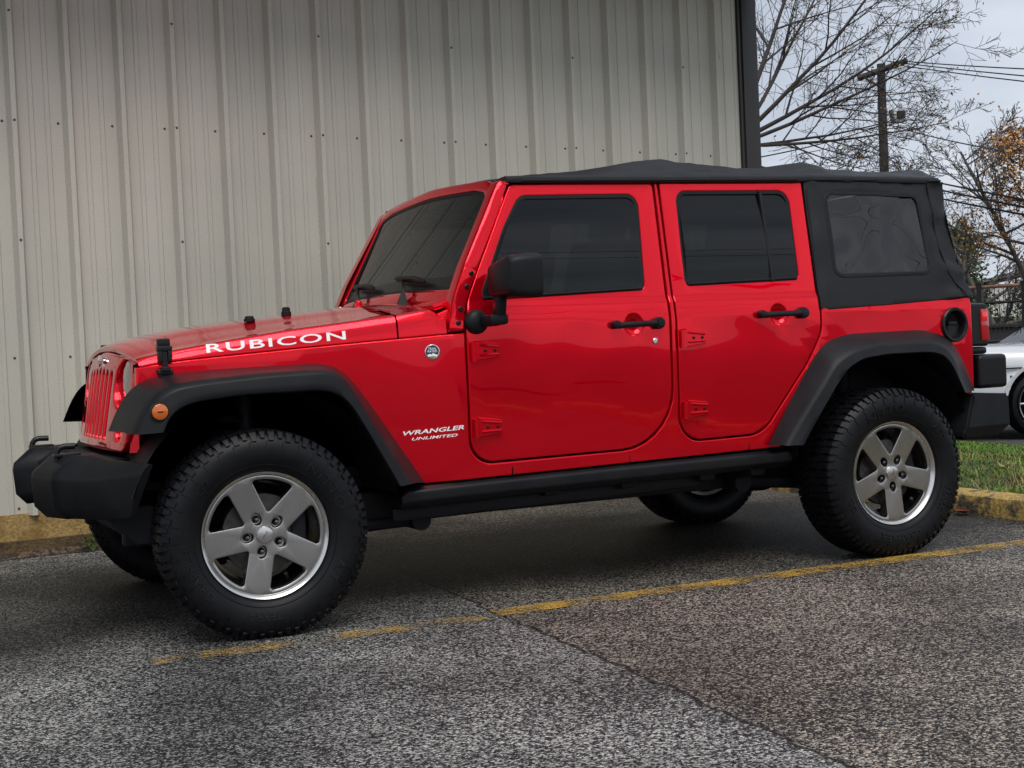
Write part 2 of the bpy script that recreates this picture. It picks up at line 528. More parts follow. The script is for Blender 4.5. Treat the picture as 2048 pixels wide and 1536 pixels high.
def paintline_mat():
    m = bpy.data.materials.new('worn_yellow_paint')
    m.use_nodes = True
    t = m.node_tree; l = t.links.new
    b = t.nodes['Principled BSDF']
    tc = t.nodes.new('ShaderNodeTexCoord')
    n = t.nodes.new('ShaderNodeTexNoise'); n.inputs['Scale'].default_value = 120; n.inputs['Detail'].default_value = 2; n.inputs['Roughness'].default_value = 0.8
    n2 = t.nodes.new('ShaderNodeTexNoise'); n2.inputs['Scale'].default_value = 5; n2.inputs['Detail'].default_value = 4
    for q in (n, n2): l(tc.outputs['Object'], q.inputs['Vector'])
    sx = t.nodes.new('ShaderNodeSeparateXYZ'); l(tc.outputs['Object'], sx.inputs[0])
    a = t.nodes.new('ShaderNodeMath'); a.operation = 'MULTIPLY_ADD'; a.inputs[1].default_value = 0.9; l(n2.outputs[0], a.inputs[0]); l(n.outputs[0], a.inputs[2])
    w = t.nodes.new('ShaderNodeMapRange'); l(sx.outputs[0], w.inputs['Value']); w.inputs['From Min'].default_value = 0.75; w.inputs['From Max'].default_value = 0.9
    w.inputs['To Min'].default_value = -0.035; w.inputs['To Max'].default_value = 0.06
    a2 = t.nodes.new('ShaderNodeMath'); a2.operation = 'ADD'; l(a.outputs[0], a2.inputs[0]); l(w.outputs[0], a2.inputs[1])
    # worn towards its two edges
    e = t.nodes.new('ShaderNodeMapRange'); l(a2.outputs[0], e.inputs['Value']); e.inputs['From Min'].default_value = 0.92; e.inputs['From Max'].default_value = 1.16
    r = ramp(t, [(0.35, (0.14, 0.08, 0.015)), (0.6, (0.52, 0.31, 0.04))]); l(n.outputs[0], r.inputs[0])
    l(r.outputs[0], b.inputs['Base Color']); b.inputs['Roughness'].default_value = 0.75
    tr = t.nodes.new('ShaderNodeBsdfTransparent')
    mx = t.nodes.new('ShaderNodeMixShader')
    l(e.outputs[0], mx.inputs[0]); l(tr.outputs[0], mx.inputs[1]); l(b.outputs[0], mx.inputs[2])
    l(mx.outputs[0], t.nodes['Material Output'].inputs[0])
    return m
M_line = paintline_mat()
def wall_mat():
    m = bpy.data.materials.new('beige_sheet_metal')
    m.use_nodes = True
    t = m.node_tree; l = t.links.new
    b = t.nodes['Principled BSDF']
    tc = t.nodes.new('ShaderNodeTexCoord')
    mp = t.nodes.new('ShaderNodeMapping'); mp.inputs['Scale'].default_value = (3.5, 3.5, 0.35)
    l(tc.outputs['Object'], mp.inputs['Vector'])
    n = t.nodes.new('ShaderNodeTexNoise'); n.inputs['Scale'].default_value = 1.0; n.inputs['Detail'].default_value = 6; l(mp.outputs[0], n.inputs['Vector'])
    n2 = t.nodes.new('ShaderNodeTexNoise'); n2.inputs['Scale'].default_value = 1.1; n2.inputs['Detail'].default_value = 5; l(tc.outputs['Object'], n2.inputs['Vector'])
    n3 = t.nodes.new('ShaderNodeTexNoise'); n3.inputs['Scale'].default_value = 160; n3.inputs['Detail'].default_value = 2; l(tc.outputs['Object'], n3.inputs['Vector'])
    r = ramp(t, [(0.3, (0.485, 0.46, 0.39)), (0.7, (0.54, 0.515, 0.44))]); l(n.outputs[0], r.inputs[0])
    r2 = ramp(t, [(0.35, (0.86, 0.89, 0.90)), (0.65, (1.0, 1.0, 1.0))]); l(n2.outputs[0], r2.inputs[0])
    r3 = ramp(t, [(0.3, (0.88, 0.88, 0.88)), (0.7, (1.08, 1.08, 1.08))]); l(n3.outputs[0], r3.inputs[0])
    q = t.nodes.new('ShaderNodeMix'); q.data_type = 'RGBA'; q.blend_type = 'MULTIPLY'; q.inputs[0].default_value = 1
    l(r.outputs[0], q.inputs[6]); l(r2.outputs[0], q.inputs[7])
    q2 = t.nodes.new('ShaderNodeMix'); q2.data_type = 'RGBA'; q2.blend_type = 'MULTIPLY'; q2.inputs[0].default_value = 1
    l(q.outputs[2], q2.inputs[6]); l(r3.outputs[0], q2.inputs[7])
    l(q2.outputs[2], b.inputs['Base Color'])
    b.inputs['Roughness'].default_value = 0.45
    b.inputs['Specular IOR Level'].default_value = 0.35
    bp = t.nodes.new('ShaderNodeBump'); bp.inputs['Strength'].default_value = 0.25; bp.inputs['Distance'].default_value = 0.02
    l(n2.outputs[0], bp.inputs['Height']); l(bp.outputs[0], b.inputs['Normal'])
    return m
M_wall = wall_mat()
def stained(name, c0, c1, c2, sc1=6, sc2=40, thr=0.5, bumpd=0.01, rough=0.85, stretch=(1, 1, 1)):
    m = bpy.data.materials.new(name)
    m.use_nodes = True
    t = m.node_tree; l = t.links.new
    b = t.nodes['Principled BSDF']
    tc = t.nodes.new('ShaderNodeTexCoord')
    mp = t.nodes.new('ShaderNodeMapping'); mp.inputs['Scale'].default_value = stretch
    l(tc.outputs['Object'], mp.inputs['Vector'])
    n = t.nodes.new('ShaderNodeTexNoise'); n.inputs['Scale'].default_value = sc1; n.inputs['Detail'].default_value = 8; n.inputs['Roughness'].default_value = 0.65; l(mp.outputs[0], n.inputs['Vector'])
    n2 = t.nodes.new('ShaderNodeTexNoise'); n2.inputs['Scale'].default_value = sc2; n2.inputs['Detail'].default_value = 5; l(mp.outputs[0], n2.inputs['Vector'])
    r = ramp(t, [(thr-0.05, c0), (thr+0.05, c1)]); l(n.outputs[0], r.inputs[0])
    r2 = ramp(t, [(0.3, c2), (0.62, (1.0, 1.0, 1.0))]); l(n2.outputs[0], r2.inputs[0])
    q = t.nodes.new('ShaderNodeMix'); q.data_type = 'RGBA'; q.blend_type = 'MULTIPLY'; q.inputs[0].default_value = 1
    l(r.outputs[0], q.inputs[6]); l(r2.outputs[0], q.inputs[7])
    l(q.outputs[2], b.inputs['Base Color'])
    b.inputs['Roughness'].default_value = rough
    bp = t.nodes.new('ShaderNodeBump'); bp.inputs['Strength'].default_value = 0.7; bp.inputs['Distance'].default_value = bumpd
    l(n2.outputs[0], bp.inputs['Height']); l(bp.outputs[0], b.inputs['Normal'])
    return m
M_found = stained('yellow_stained_concrete', (0.24, 0.145, 0.04), (0.36, 0.24, 0.085), (0.6, 0.58, 0.55), 3, 60, 0.48)
M_footing = stained('dirty_footing', (0.055, 0.035, 0.014), (0.12, 0.075, 0.03), (0.5, 0.5, 0.5), 6, 70, 0.5)
M_kerb = stained('worn_yellow_kerb', (0.10, 0.085, 0.06), (0.50, 0.34, 0.10), (0.45, 0.45, 0.45), 7, 45, 0.47, 0.012)
M_dirt = stained('dirt_strip', (0.035, 0.026, 0.018), (0.16, 0.11, 0.065), (0.35, 0.35, 0.35), 30, 120, 0.52, 0.02)
M_soil = stained('lawn_soil', (0.03, 0.04, 0.012), (0.07, 0.085, 0.02), (0.4, 0.4, 0.4), 5, 50, 0.5, 0.02)
M_farlot = stained('far_lot', (0.045, 0.044, 0.043), (0.075, 0.073, 0.07), (0.6, 0.6, 0.6), 2, 60, 0.5)
M_grass = mat('grass_blades', (0.105, 0.20, 0.022), 0.7, var=(3.0, 0.55))
M_straw = mat('dry_grass', (0.33, 0.26, 0.11), 0.8, var=(6, 0.4))

exec_order = None
# ================================================================== SETTING
def sheet(name, quads, m, kind='structure'):
    bm = NB()
    for q in quads:
        bm.faces.new([bm.verts.new(p) for p in q])
    o = obj(name, bm, m, flat=True)
    o['kind'] = kind
    return o
KX = 4.2
sheet('ground', [[(-400, -600, -0.02), (900, -600, -0.9), (900, 600, -0.9), (-400, 600, -0.02)]], M_farlot)
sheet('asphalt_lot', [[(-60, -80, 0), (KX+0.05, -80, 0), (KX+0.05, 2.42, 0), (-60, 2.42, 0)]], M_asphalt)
sheet('far_lot', [[(8.6, -60, -0.145), (60, -60, -0.62), (60, 60, -0.62), (8.6, 60, -0.145)]], M_farlot)

def jitter_strip(name, pts, wd, m, z=0.004, n=140, jit=0.02, kind='structure'):
    bm = NB()
    rng = random.Random(5)
    A, B = Vector(pts[0]), Vector(pts[1])
    d = (B-A); nrm = Vector((-d.y, d.x)).normalized()
    prev = None
    for i in range(n+1):
        c = A+d*(i/n)
        a = c+nrm*(wd/2+rng.uniform(-jit, jit)); b = c-nrm*(wd/2+rng.uniform(-jit, jit))
        cur = (bm.verts.new((a.x, a.y, z)), bm.verts.new((b.x, b.y, z)))
        if prev: bm.faces.new((prev[0], prev[1], cur[1], cur[0]))
        prev = cur
    o = obj(name, bm, m, flat=True); o['kind'] = kind
    return o
bm = NB()
rng = random.Random(3)
for (xa, ya, xb, yb, wd) in ((-0.47, -1.058, 0.80, -1.035, 0.13), (0.86, -1.0, 4.2, -0.985, 0.135)):
    prev = None
    n = 160
    for i in range(n+1):
        t = i/n
        x, y = xa+(xb-xa)*t, ya+(yb-ya)*t
        h = wd/2
        cur = (bm.verts.new((x, y+h+rng.uniform(-0.007, 0.007), 0.004)), bm.verts.new((x, y-h+rng.uniform(-0.007, 0.007), 0.004)))
        if prev: bm.faces.new((prev[0], prev[1], cur[1], cur[0]))
        prev = cur
o = obj('parking_line', bm, M_line, flat=True); o['kind'] = 'structure'

# dirt along the foot of the wall
bm = NB()
rng = random.Random(8)
prev = None
for i in range(301):
    x = -9+i*0.05
    yw = 2.2+0.054*(x+0.66)
    e = yw-0.10-0.05*noise.noise(Vector((x*1.3, 0, 0)))-rng.uniform(0, 0.025)
    cur = (bm.verts.new((x, yw+0.02, 0.05)), bm.verts.new((x, yw-0.05, 0.028+0.01*noise.noise(Vector((x*4, 3, 0))))), bm.verts.new((x, e, 0.003)))
    if prev and x < 4.4:
        bm.faces.new((prev[0], prev[1], cur[1], cur[0])); bm.faces.new((prev[1], prev[2], cur[2], cur[1]))
    prev = cur
o = obj('dirt_strip', bm, M_dirt); o['kind'] = 'stuff'
tag(o, 'strip of dirt and grit along the foot of the metal wall', 'dirt')

# ------------------------------------------------------------------ metal building
BW = empty('metal_building', (-0.66, 2.2, 0), math.atan(0.054))
tag(BW, 'beige ribbed metal building with dark brown corner trim behind the red car', 'building')
PITCH, U0, U1, WTOP, WB = 0.2986, -6.8, 5.20, 3.85, 0.225
RIB0 = 0.497
def wall_profile():
    pts = []
    k0 = int((U0-RIB0)/PITCH)-1
    k = k0
    while True:
        c = RIB0+k*PITCH
        if c-0.04 > U1: break
        for du, h in ((-0.035, 0), (-0.0135, 0.049), (0.0125, 0.049), (0.030, 0), (0.082, 0), (0.0875, 0.0065), (0.108, 0.0065), (0.1135, 0), (0.168, 0), (0.1735, 0.0065), (0.194, 0.0065), (0.1995, 0)):
            if U0 < c+du < U1: pts.append((c+du, h))
        k += 1
    return [(U0, 0)]+pts+[(U1, 0)]
bm = NB()
pr = wall_profile()
zs = [WB, 0.9, 1.8, 2.7, WTOP]
rows = [[bm.verts.new((u, -h, z)) for u, h in pr] for z in zs]
for a, b in zip(rows[:-1], rows[1:]):
    for i in range(len(pr)-1):
        bm.faces.new((a[i], a[i+1], b[i+1], b[i]))
def B(name, bm, m, **kw): return obj(name, bm, m, BW, local=True, **kw)
B('wall_panel', bm, M_wall, flat=True)
bm = NB(); add_box(bm, ((U0+U1)/2, 4.15, (WTOP+WB)/2), (U1-U0-0.1, 8.0, WTOP-WB-0.02)); B('building_core', bm, M_tarp, flat=True)
bm = NB()
add_box(bm, (U1+0.075, 0.09, (WTOP+0.1)/2), (0.132, 0.26, WTOP-0.1), bev=0.006)
add_box(bm, (U1+0.0, 0.0, (WTOP+0.1)/2), (0.03, 0.05, WTOP-0.1), bev=0.002)
B('corner_trim', bm, M_trim)
bm = NB(); add_box(bm, ((U0+U1)/2, 4.07, 0.10), (U1-U0+0.1, 8.16, 0.27)); B('foundation', bm, M_found, flat=True)
bm = NB(); add_box(bm, ((U0+U1)/2, 4.06, 0.035), (U1-U0+0.12, 8.2, 0.11)); B('footing', bm, M_footing, flat=True)
# overhanging eave
bm = NB()
add_box(bm, ((U0+U1)/2+0.1, 3.60, WTOP+0.075), (U1-U0+0.8, 9.2, 0.15))
add_box(bm, ((U0+U1)/2+0.1, -1.03, WTOP+0.03), (U1-U0+0.8, 0.05, 0.30))
B('eave', bm, M_soffit, flat=True)
def add_screw(u, z, rib=False, m=M_screw, first=[]):
    if not first:
        bm = NB()
        lathe(bm, [(0.0001, -0.006), (0.003, -0.0058), (0.0048, -0.0035), (0.0052, 0.0), (0.0078, 0.0005), (0.0078, 0.0025)], 10, 'Y')
        o = B('screw', bm, m)
        first.append(o)
    else:
        o = first[0].copy(); COL.objects.link(o)
    o.location = (u, -0.0495 if rib else -0.001, z)
for k in range(-1, 17):
    u = RIB0+k*PITCH-0.058
    dz = -0.016*(u-0.44)
    add_screw(u, 2.391+dz)
    if k % 3 == 2: add_screw(u+0.058, 2.391+dz, True)
    if k % 3 == 2 : add_screw(u+0.058, 2.987+dz, True)
    if k % 3 == 2 and k < 9: add_screw(u+0.058, 1.735+dz, True)
    if k < 4: add_screw(u, 1.09+dz)
    if k < 3: add_screw(u-0.02, 0.265)
# little silver repairs near the corner
for (u, z) in ((4.965, 3.02), (5.02, 3.025), (4.965, 3.37), (5.015, 3.375)):
    bm = NB()
    add_box(bm, (u, -0.012, z), (0.012, 0.02, 0.03), bev=0.003)
    B('bright_rivet', bm, M_galv)
# loose edge of a panel lap
bm = NB()
rng = random.Random(12)
lap = []
for i in range(60):
    z = 2.12-0.0115*i; wl = rng.choice((0.0006, 0.0022, 0.003))
    lap.append([(RIB0+5*PITCH-0.041-wl, -0.001, z), (RIB0+5*PITCH-0.041, -0.005, z), (RIB0+5*PITCH-0.041+wl, -0.001, z)])
loft(bm, lap, False, False)
B('panel_lap', bm, M_shed, flat=True)
# dent on one rib
bm = NB()
bmesh.ops.create_uvsphere(bm, u_segments=12, v_segments=8, radius=0.02)
bmesh.ops.scale(bm, vec=(1.0, 0.35, 0.7), verts=bm.verts[:])
bmesh.ops.translate(bm, vec=(RIB0-2*PITCH, -0.034, 0.955), verts=bm.verts[:])
B('dent', bm, M_wall)

# ------------------------------------------------------------------ kerb, grass
bm = NB()
prof = [(KX-0.004, -0.05), (KX+0.004, 0.06), (KX+0.02, 0.10), (KX+0.045, 0.115), (KX+0.16, 0.118), (KX+0.165, -0.05)]
rings = []
rng = random.Random(2)
for i in range(161):
    y = -30+i*0.25
    w_ = 0.006*noise.noise(Vector((y*1.7, 0, 0)))
    rings.append([(x+w_, y, z+0.004*noise.noise(Vector((y*2.3, x*9, 4)))) for x, z in prof])
loft(bm, rings, False, False)
o = obj('kerb', bm, M_kerb)
tag(o, 'concrete kerb with worn yellow paint edging the grass', 'kerb')
def lawn_z(x, y):
    t = smooth(KX+0.15, KX+1.2, x)
    return 0.10+0.05*t-0.29*smooth(KX+1.0, 9.0, x)+0.02*noise.noise(Vector((x*1.1, y*1.1, 0)))
bm = NB()
grid = {}
xs = [KX+0.13+i*0.12 for i in range(40)]
ys = [-12+j*0.2 for j in range(110)]
for i, x in enumerate(xs):
    for j, y in enumerate(ys):
        grid[i, j] = bm.verts.new((x, y, lawn_z(x, y)))
for i in range(len(xs)-1):
    for j in range(len(ys)-1):
        bm.faces.new((grid[i, j], grid[i+1, j], grid[i+1, j+1], grid[i, j+1]))
o = obj('grass_bank', bm, M_soil); o['kind'] = 'structure'
def blades(n, seed, m_h, spread, clumps=None):
    bm = NB()
    rng = random.Random(seed)
    for i in range(n):
        if clumps:
            cx, cy, cr_ = rng.choice(clumps)
            x = cx+rng.gauss(0, cr_); y = cy+rng.gauss(0, cr_)
        else:
            x = rng.uniform(KX+0.15, 8.7); y = rng.uniform(-2.2, 6.5)
        if not (KX+0.15 < x < 8.75): continue
        z = lawn_z(x, y)
        h = rng.uniform(0.4, 1.0)*m_h*(0.6+0.8*max(0, noise.noise(Vector((x*2, y*2, 5)))+0.5))
        a = rng.uniform(0, 2*PI); b = rng.uniform(0, 2*PI)
        wv = Vector((math.cos(a), math.sin(a), 0))*rng.uniform(0.002, 0.0045)*spread
        tip = Vector((math.cos(b), math.sin(b), 0))*h*rng.uniform(0.2, 1.0)
        p = Vector((x, y, z-0.005))
        v = [bm.verts.new(p-wv), bm.verts.new(p+wv), bm.verts.new(p+tip*0.4+Vector((0, 0, h*0.65))+wv*0.7), bm.verts.new(p+tip*0.4+Vector((0, 0, h*0.65))-wv*0.7), bm.verts.new(p+tip+Vector((0, 0, h*0.85)))]
        bm.faces.new((v[0], v[1], v[2], v[3])); bm.faces.new((v[3], v[2], v[4]))
    return bm
o = obj('grass', blades(60000, 1, 0.048, 1.5), M_grass, flat=True)
tag(o, 'green grass growing on the bank behind the kerb', 'grass', kind='stuff')
o = obj('dry_grass', blades(1500, 2, 0.08, 0.8, [(4.7, 0.1, 0.22), (5.0, -0.5, 0.3), (5.3, 0.5, 0.3), (4.6, -1.0, 0.2), (5.5, 1.3, 0.3)]), M_straw, flat=True)
tag(o, 'tufts of dry straw coloured grass among the green', 'grass', kind='stuff')

# ================================================================== RED OFF-ROADER
CAR = empty('parked_car', (1.55, 0, 0))
tag(CAR, 'red four-door off-road car with black fabric top parked beside the metal wall', 'car')
def P(name, bm, m, parent=None, **kw):
    return obj(name, bm, m, parent or CAR, local=(parent is not None and parent is not CAR), **kw)
def side_y(x, z):
    b = 0.80-0.158*max(0.0, 0.83-x)
    if x > 3.0: b -= 0.012*((x-3.0)/0.5)**2
    if z < 0.95: b -= 0.016*((0.95-z)/0.42)**2
    b -= 0.155*max(0.0, z-1.13)
    b -= 0.010*smooth(1.195, 1.235, z)
    return b
ZC = (0.56, 0.66, 0.76, 0.86, 0.95, 1.02, 1.08, 1.13, 1.16, 1.195, 1.205, 1.215, 1.225, 1.235, 1.3, 1.4, 1.5, 1.6)
def on_side(x, z, out=0.0, s=1):
    return Vector((x, -s*(side_y(x, z)+out), z))

def circ2(cx, cy, r, n=32): return [(cx+math.cos(2*PI*k/n)*r, cy+math.sin(2*PI*k/n)*r) for k in range(n)]
# ---- body side
D1 = rp([(0.880, 1.10, 0.12), (0.884, 0.576, 0.10), (1.835, 0.585, 0.26), (1.836, 1.10), (1.838, 1.727, 0.02), (1.150, 1.712, 0.035), (0.965, 1.357, 0.6), (0.895, 1.215, 0.3)], 9)
D2 = rp([(1.874, 0.597, 0.11), (2.300, 0.604, 0.16), (2.560, 0.915, 0.45), (2.637, 1.045, 0.13), (2.637, 1.752, 0.02), (1.874, 1.735, 0.02)], 9)
def expand(loop, d):
    l = loop if area2(loop) > 0 else list(reversed(loop))
    return offs(l, -d)
gapl = [(-0.395, 1.022), (-0.315, 1.031), (-0.221, 1.041), (-0.063, 1.051), (0.25, 1.070), (0.597, 1.088), (0.797, 1.098), (0.872, 1.102)]
G = 0.0075
body_out = gapl + rp([(0.880-G, 1.102), (0.884-G, 0.576-G, 0.10), (1.835+G, 0.585-G, 0.26), (1.838+G, 1.10), (1.841+G, 1.735), (1.871-G, 1.736), (1.874-G, 1.10), (1.874-G, 0.597-G, 0.11),
     (2.303, 0.604-G, 0.16), (2.566, 0.915, 0.45), (2.637+G, 1.045, 0.13), (2.637+G, 1.150), (3.52, 1.182, 0.02), (3.548, 1.175, 0.01), (3.552, 0.735),
     (3.45, 0.735), (3.40, 0.86, 0.05), (3.28, 0.985, 0.1), (2.80, 0.985, 0.1), (2.62, 0.86, 0.1), (2.40, 0.535), (0.690, 0.508), (0.60, 0.56), (0.42, 0.86, 0.1), (0.29, 0.965, 0.05), (-0.30, 0.955, 0.05), (-0.40, 0.90)], 7)
for s, nm in ((1, 'body'), (-1, 'body')):
    bm = NB()
    panel(bm, body_out, [circ2(3.432, 1.049, 0.074, 40)], side_y, 0.03, 0.006, ZC, (0.2, 0.5, 0.83, 3.1, 3.2, 3.3, 3.4, 3.5), s)
    if s == 1:
        bmA = bm
    else:
        # both sides, rear wall, floor and scuttle make one body shell
        merge(bmA, bm)
bm = bmA
# rear wall and tub floor
add_box(bm, (3.545, 0, 0.90), (0.03, 1.52, 0.52), bev=0.006)
BODY = P('body', bm, M_red, wn=True)
# seam cuts in the sill
for (x, z0, z1, w_) in ((1.066, 0.509, 0.569, 0.006), (1.62, 0.520, 0.578, 0.003), (2.23, 0.530, 0.597, 0.003)):
    bm = NB()
    p = on_side(x, (z0+z1)/2, -0.0045)
    add_box(bm, p, (w_, 0.01, z1-z0))
    P('sill_seam', bm, M_gap, flat=True)
# dark inner shell that closes the door gaps
bm = NB()
add_box(bm, (1.72, 0, 0.82), (1.72, 1.44, 0.60))
add_box(bm, (3.08, 0, 0.99), (0.92, 1.40, 0.26))
add_box(bm, (0.25, 0, 0.80), (1.15, 0.80, 0.46))
P('floor_pan', bm, M_gap, flat=True)
for s in (1, -1):
    bm = NB()
    for x in (1.855,):
        tube(bm, [(x, -s*(side_y(x, z)-0.05), z) for z in (1.1, 1.3, 1.5, 1.74)], 0.03, 8)
    tube(bm, [(1.17, -s*0.64, 1.70), (1.86, -s*0.645, 1.715), (2.65, -s*0.645, 1.73), (3.35, -s*0.62, 1.70), (3.50, -s*0.66, 1.2)], 0.028, 8)
    tube(bm, [(2.68, -s*0.645, 1.72), (2.68, -s*0.70, 1.1)], 0.028, 8)
    tube(bm, [(2.70, -s*0.62, 1.70), (3.05, -s*0.64, 1.15)], 0.028, 8)
    P('roll_bar', bm, M_seat)

# ---- doors
W1 = rp([(0.955, 1.232, 0.03), (1.737, 1.256, 0.03), (1.757, 1.674, 0.055), (1.185, 1.664, 0.07), (1.10, 1.53, 0.4)], 8)
W2 = rp([(1.944, 1.268, 0.03), (2.552, 1.284, 0.03), (2.556, 1.694, 0.06), (1.952, 1.688, 0.05)], 8)
def shrink(l, d):
    l = l if area2(l) > 0 else list(reversed(l))
    return offs(l, d)
def hinge_mesh(x, z, s):
    bm = NB()
    def q(dx, dz, o): return on_side(x+dx, z+dz, o, s)
    # barrel
    tube(bm, [q(-0.026, -0.040, 0.014), q(-0.026, 0.036, 0.014)], 0.0135, 12)
    tube(bm, [q(-0.026, -0.006, 0.010), q(-0.026, -0.003, 0.010)], 0.0136, 12)
    # trapezoid strap
    out = [(-0.020, -0.038), (0.085, -0.026), (0.085, 0.020), (0.075, 0.030), (-0.020, 0.042)]
    lo = [q(a, b, 0.001) for a, b in out]
    mid = [q(a, b, 0.020) for a, b in out]
    hi = [q(a*0.94+0.002, b*0.90, 0.025) for a, b in out]
    loft(bm, [lo, mid, hi], True, False)
    bm.faces.new([bm.verts.new(p) for p in hi])
    # raised ribs
    for (za, zb) in ((0.026, 0.016), (-0.016, -0.014)):
        tube(bm, [q(-0.008, za, 0.025), q(0.076, zb, 0.025)], 0.0055, 8)
    b2 = NB()
    for dx in (0.018, 0.062):
        c = q(dx, 0.001, 0.0245)
        lathe(b2, [(0.0065, 0.0), (0.0065, -0.003*s), (0.004, -0.004*s), (0.0035, -0.001*s), (0.0001, -0.001*s)], 12, 'Y', c)
    return bm, b2
def handle_mesh(x0, x1, z, s):
    """dish, bar and push button"""
    def q(x, zz, o): return on_side(x, zz, o, s)
    bd = NB()
    xc = x0+0.40*(x1-x0)+0.01
    prof = [(0.0468, -0.004), (0.044, -0.008), (0.036, -0.017), (0.020, -0.023), (0.0001, -0.025)]
    rings = []
    for r, o in prof:
        rings.append([q(xc+math.cos(a)*r, z-0.002+math.sin(a)*r*1.02, o) for a in [2*PI*k/40 for k in range(40)]])
    loft(bd, rings, True, False)
    bh = NB()
    rings = []
    for t in [i/14 for i in range(15)]:
        x = x0+0.006+t*(x1-x0-0.05)
        o = 0.030+0.010*math.sin(PI*min(1, t*1.05))-(0.012 if t < 0.05 else 0)
        hh = 0.0125 if t > 0.12 else 0.0155
        hh *= (0.8 if t < 0.03 else 1)
        rings.append([q(x, z+math.cos(a)*hh+0.004*(t-0.5), o+math.sin(a)*0.010) for a in [2*PI*k/14 for k in range(14)]])
    loft(bh, rings, True, True)
    for xx, rr in ((x0+0.010, 0.018), (x1-0.024, 0.026)):
        rings = []
        for r, o in ((rr, 0.0), (rr, 0.026), (rr*0.9, 0.033), (rr*0.66, 0.034), (rr*0.62, 0.031), (rr*0.60, 0.037), (0.0005, 0.0385)):
            rings.append([q(xx+math.cos(a)*r, z+0.002+math.sin(a)*r, o) for a in [2*PI*k/28 for k in range(28)]])
        loft(bh, rings, True, False)
    return bd, bh
def make_door(name, outl, win, hinge_x, hz, hnd, s, lock=None, label=None):
    bm = NB()
    xd = hnd[0]+0.40*(hnd[1]-hnd[0])+0.01
    panel(bm, outl, [win, circ2(xd, hnd[2]-0.002, 0.0465, 40)], side_y, 0.035, 0.006, ZC, (), s)
    d = P(name, bm, M_red, wn=True)
    if label: d['label'] = label
    # rubber seal ring
    bm = NB()
    panel(bm, expand(win, 0.003), [shrink(win, 0.016)], lambda x, z: side_y(x, z)-0.003, 0.012, 0.003, (1.3, 1.4, 1.5, 1.6), (), s)
    P('window_seal', bm, M_seal, d, wn=True)
    bm = NB()
    panel(bm, shrink(win, 0.012), [], lambda x, z: side_y(x, z)-0.014+0.02*math.sin(min(1, max(0, (z-1.2)/0.5))*PI), 0.004, 0, (1.28, 1.33, 1.38, 1.43, 1.48, 1.53, 1.58, 1.63), (), s)
    P('window', bm, M_glass, d, angle=60)
    for z in hz:
        a, b = hinge_mesh(hinge_x, z, s)
        nf = len(a.faces)
        merge(a, b)
        for i, f in enumerate(a.faces): f.material_index = 1 if i >= nf else 0
        P('hinge', a, [M_red, M_gloss], d)
    bd, bh = handle_mesh(hnd[0], hnd[1], hnd[2], s)
    P('handle_dish', bd, M_red, d)
    P('handle', bh, M_black, d)
    if lock:
        bm = NB()
        rings = []
        for r, o in ((0.013, 0.0), (0.0125, 0.004), (0.010, 0.0055), (0.0085, 0.003), (0.0005, 0.003)):
            rings.append([on_side(lock[0]+math.cos(a)*r, lock[1]+math.sin(a)*r, o, s) for a in [2*PI*k/24 for k in range(24)]])
        loft(bm, rings, True, False)
        P('door_lock', bm, M_chrome, d)
    return d
for s in (1, -1):
    d1 = make_door('front_door', D1, W1, 0.930, (1.026, 0.718), (1.552, 1.795, 1.110), s, (1.760, 1.036))
    d2 = make_door('rear_door', D2, W2, 1.920, (1.041, 0.733), (2.297, 2.553, 1.131), s)
    if s == 1: DOOR1, DOOR2 = d1, d2
    # fixed rear window divider
    bm = NB()
    tube(bm, [on_side(2.398, 1.689, 0.0, s), on_side(2.405, 1.282, 0.0, s)], 0.010, 8)
    P('window_divider', bm, M_seal, d2)
    # bright sill strips under the glass
    for d, xa, za, xb, zb in ((d1, 0.97, 1.240, 1.725, 1.264), (d2, 1.955, 1.277, 2.54, 1.292)):
        bm = NB()
        tube(bm, [on_side(xa, za, -0.002, s), on_side(xb, zb, -0.002, s)], 0.0075, 8)
        P('window_sill', bm, M_black, d)
# small maker's marks etched into the front side glass
bm = NB()
rng = random.Random(4)
for i, (dz, wdt) in enumerate(((0, 0.05), (-0.012, 0.012), (-0.02, 0.03), (-0.028, 0.02))):
    a = on_side(1.665+0.012, 1.322+dz, -0.010, 1)
    add_box(bm, a+Vector((wdt/2-0.02, -0.0015, 0)), (wdt, 0.0006, 0.0022))
P('glass_etching', bm, M_seat, DOOR1, flat=True)

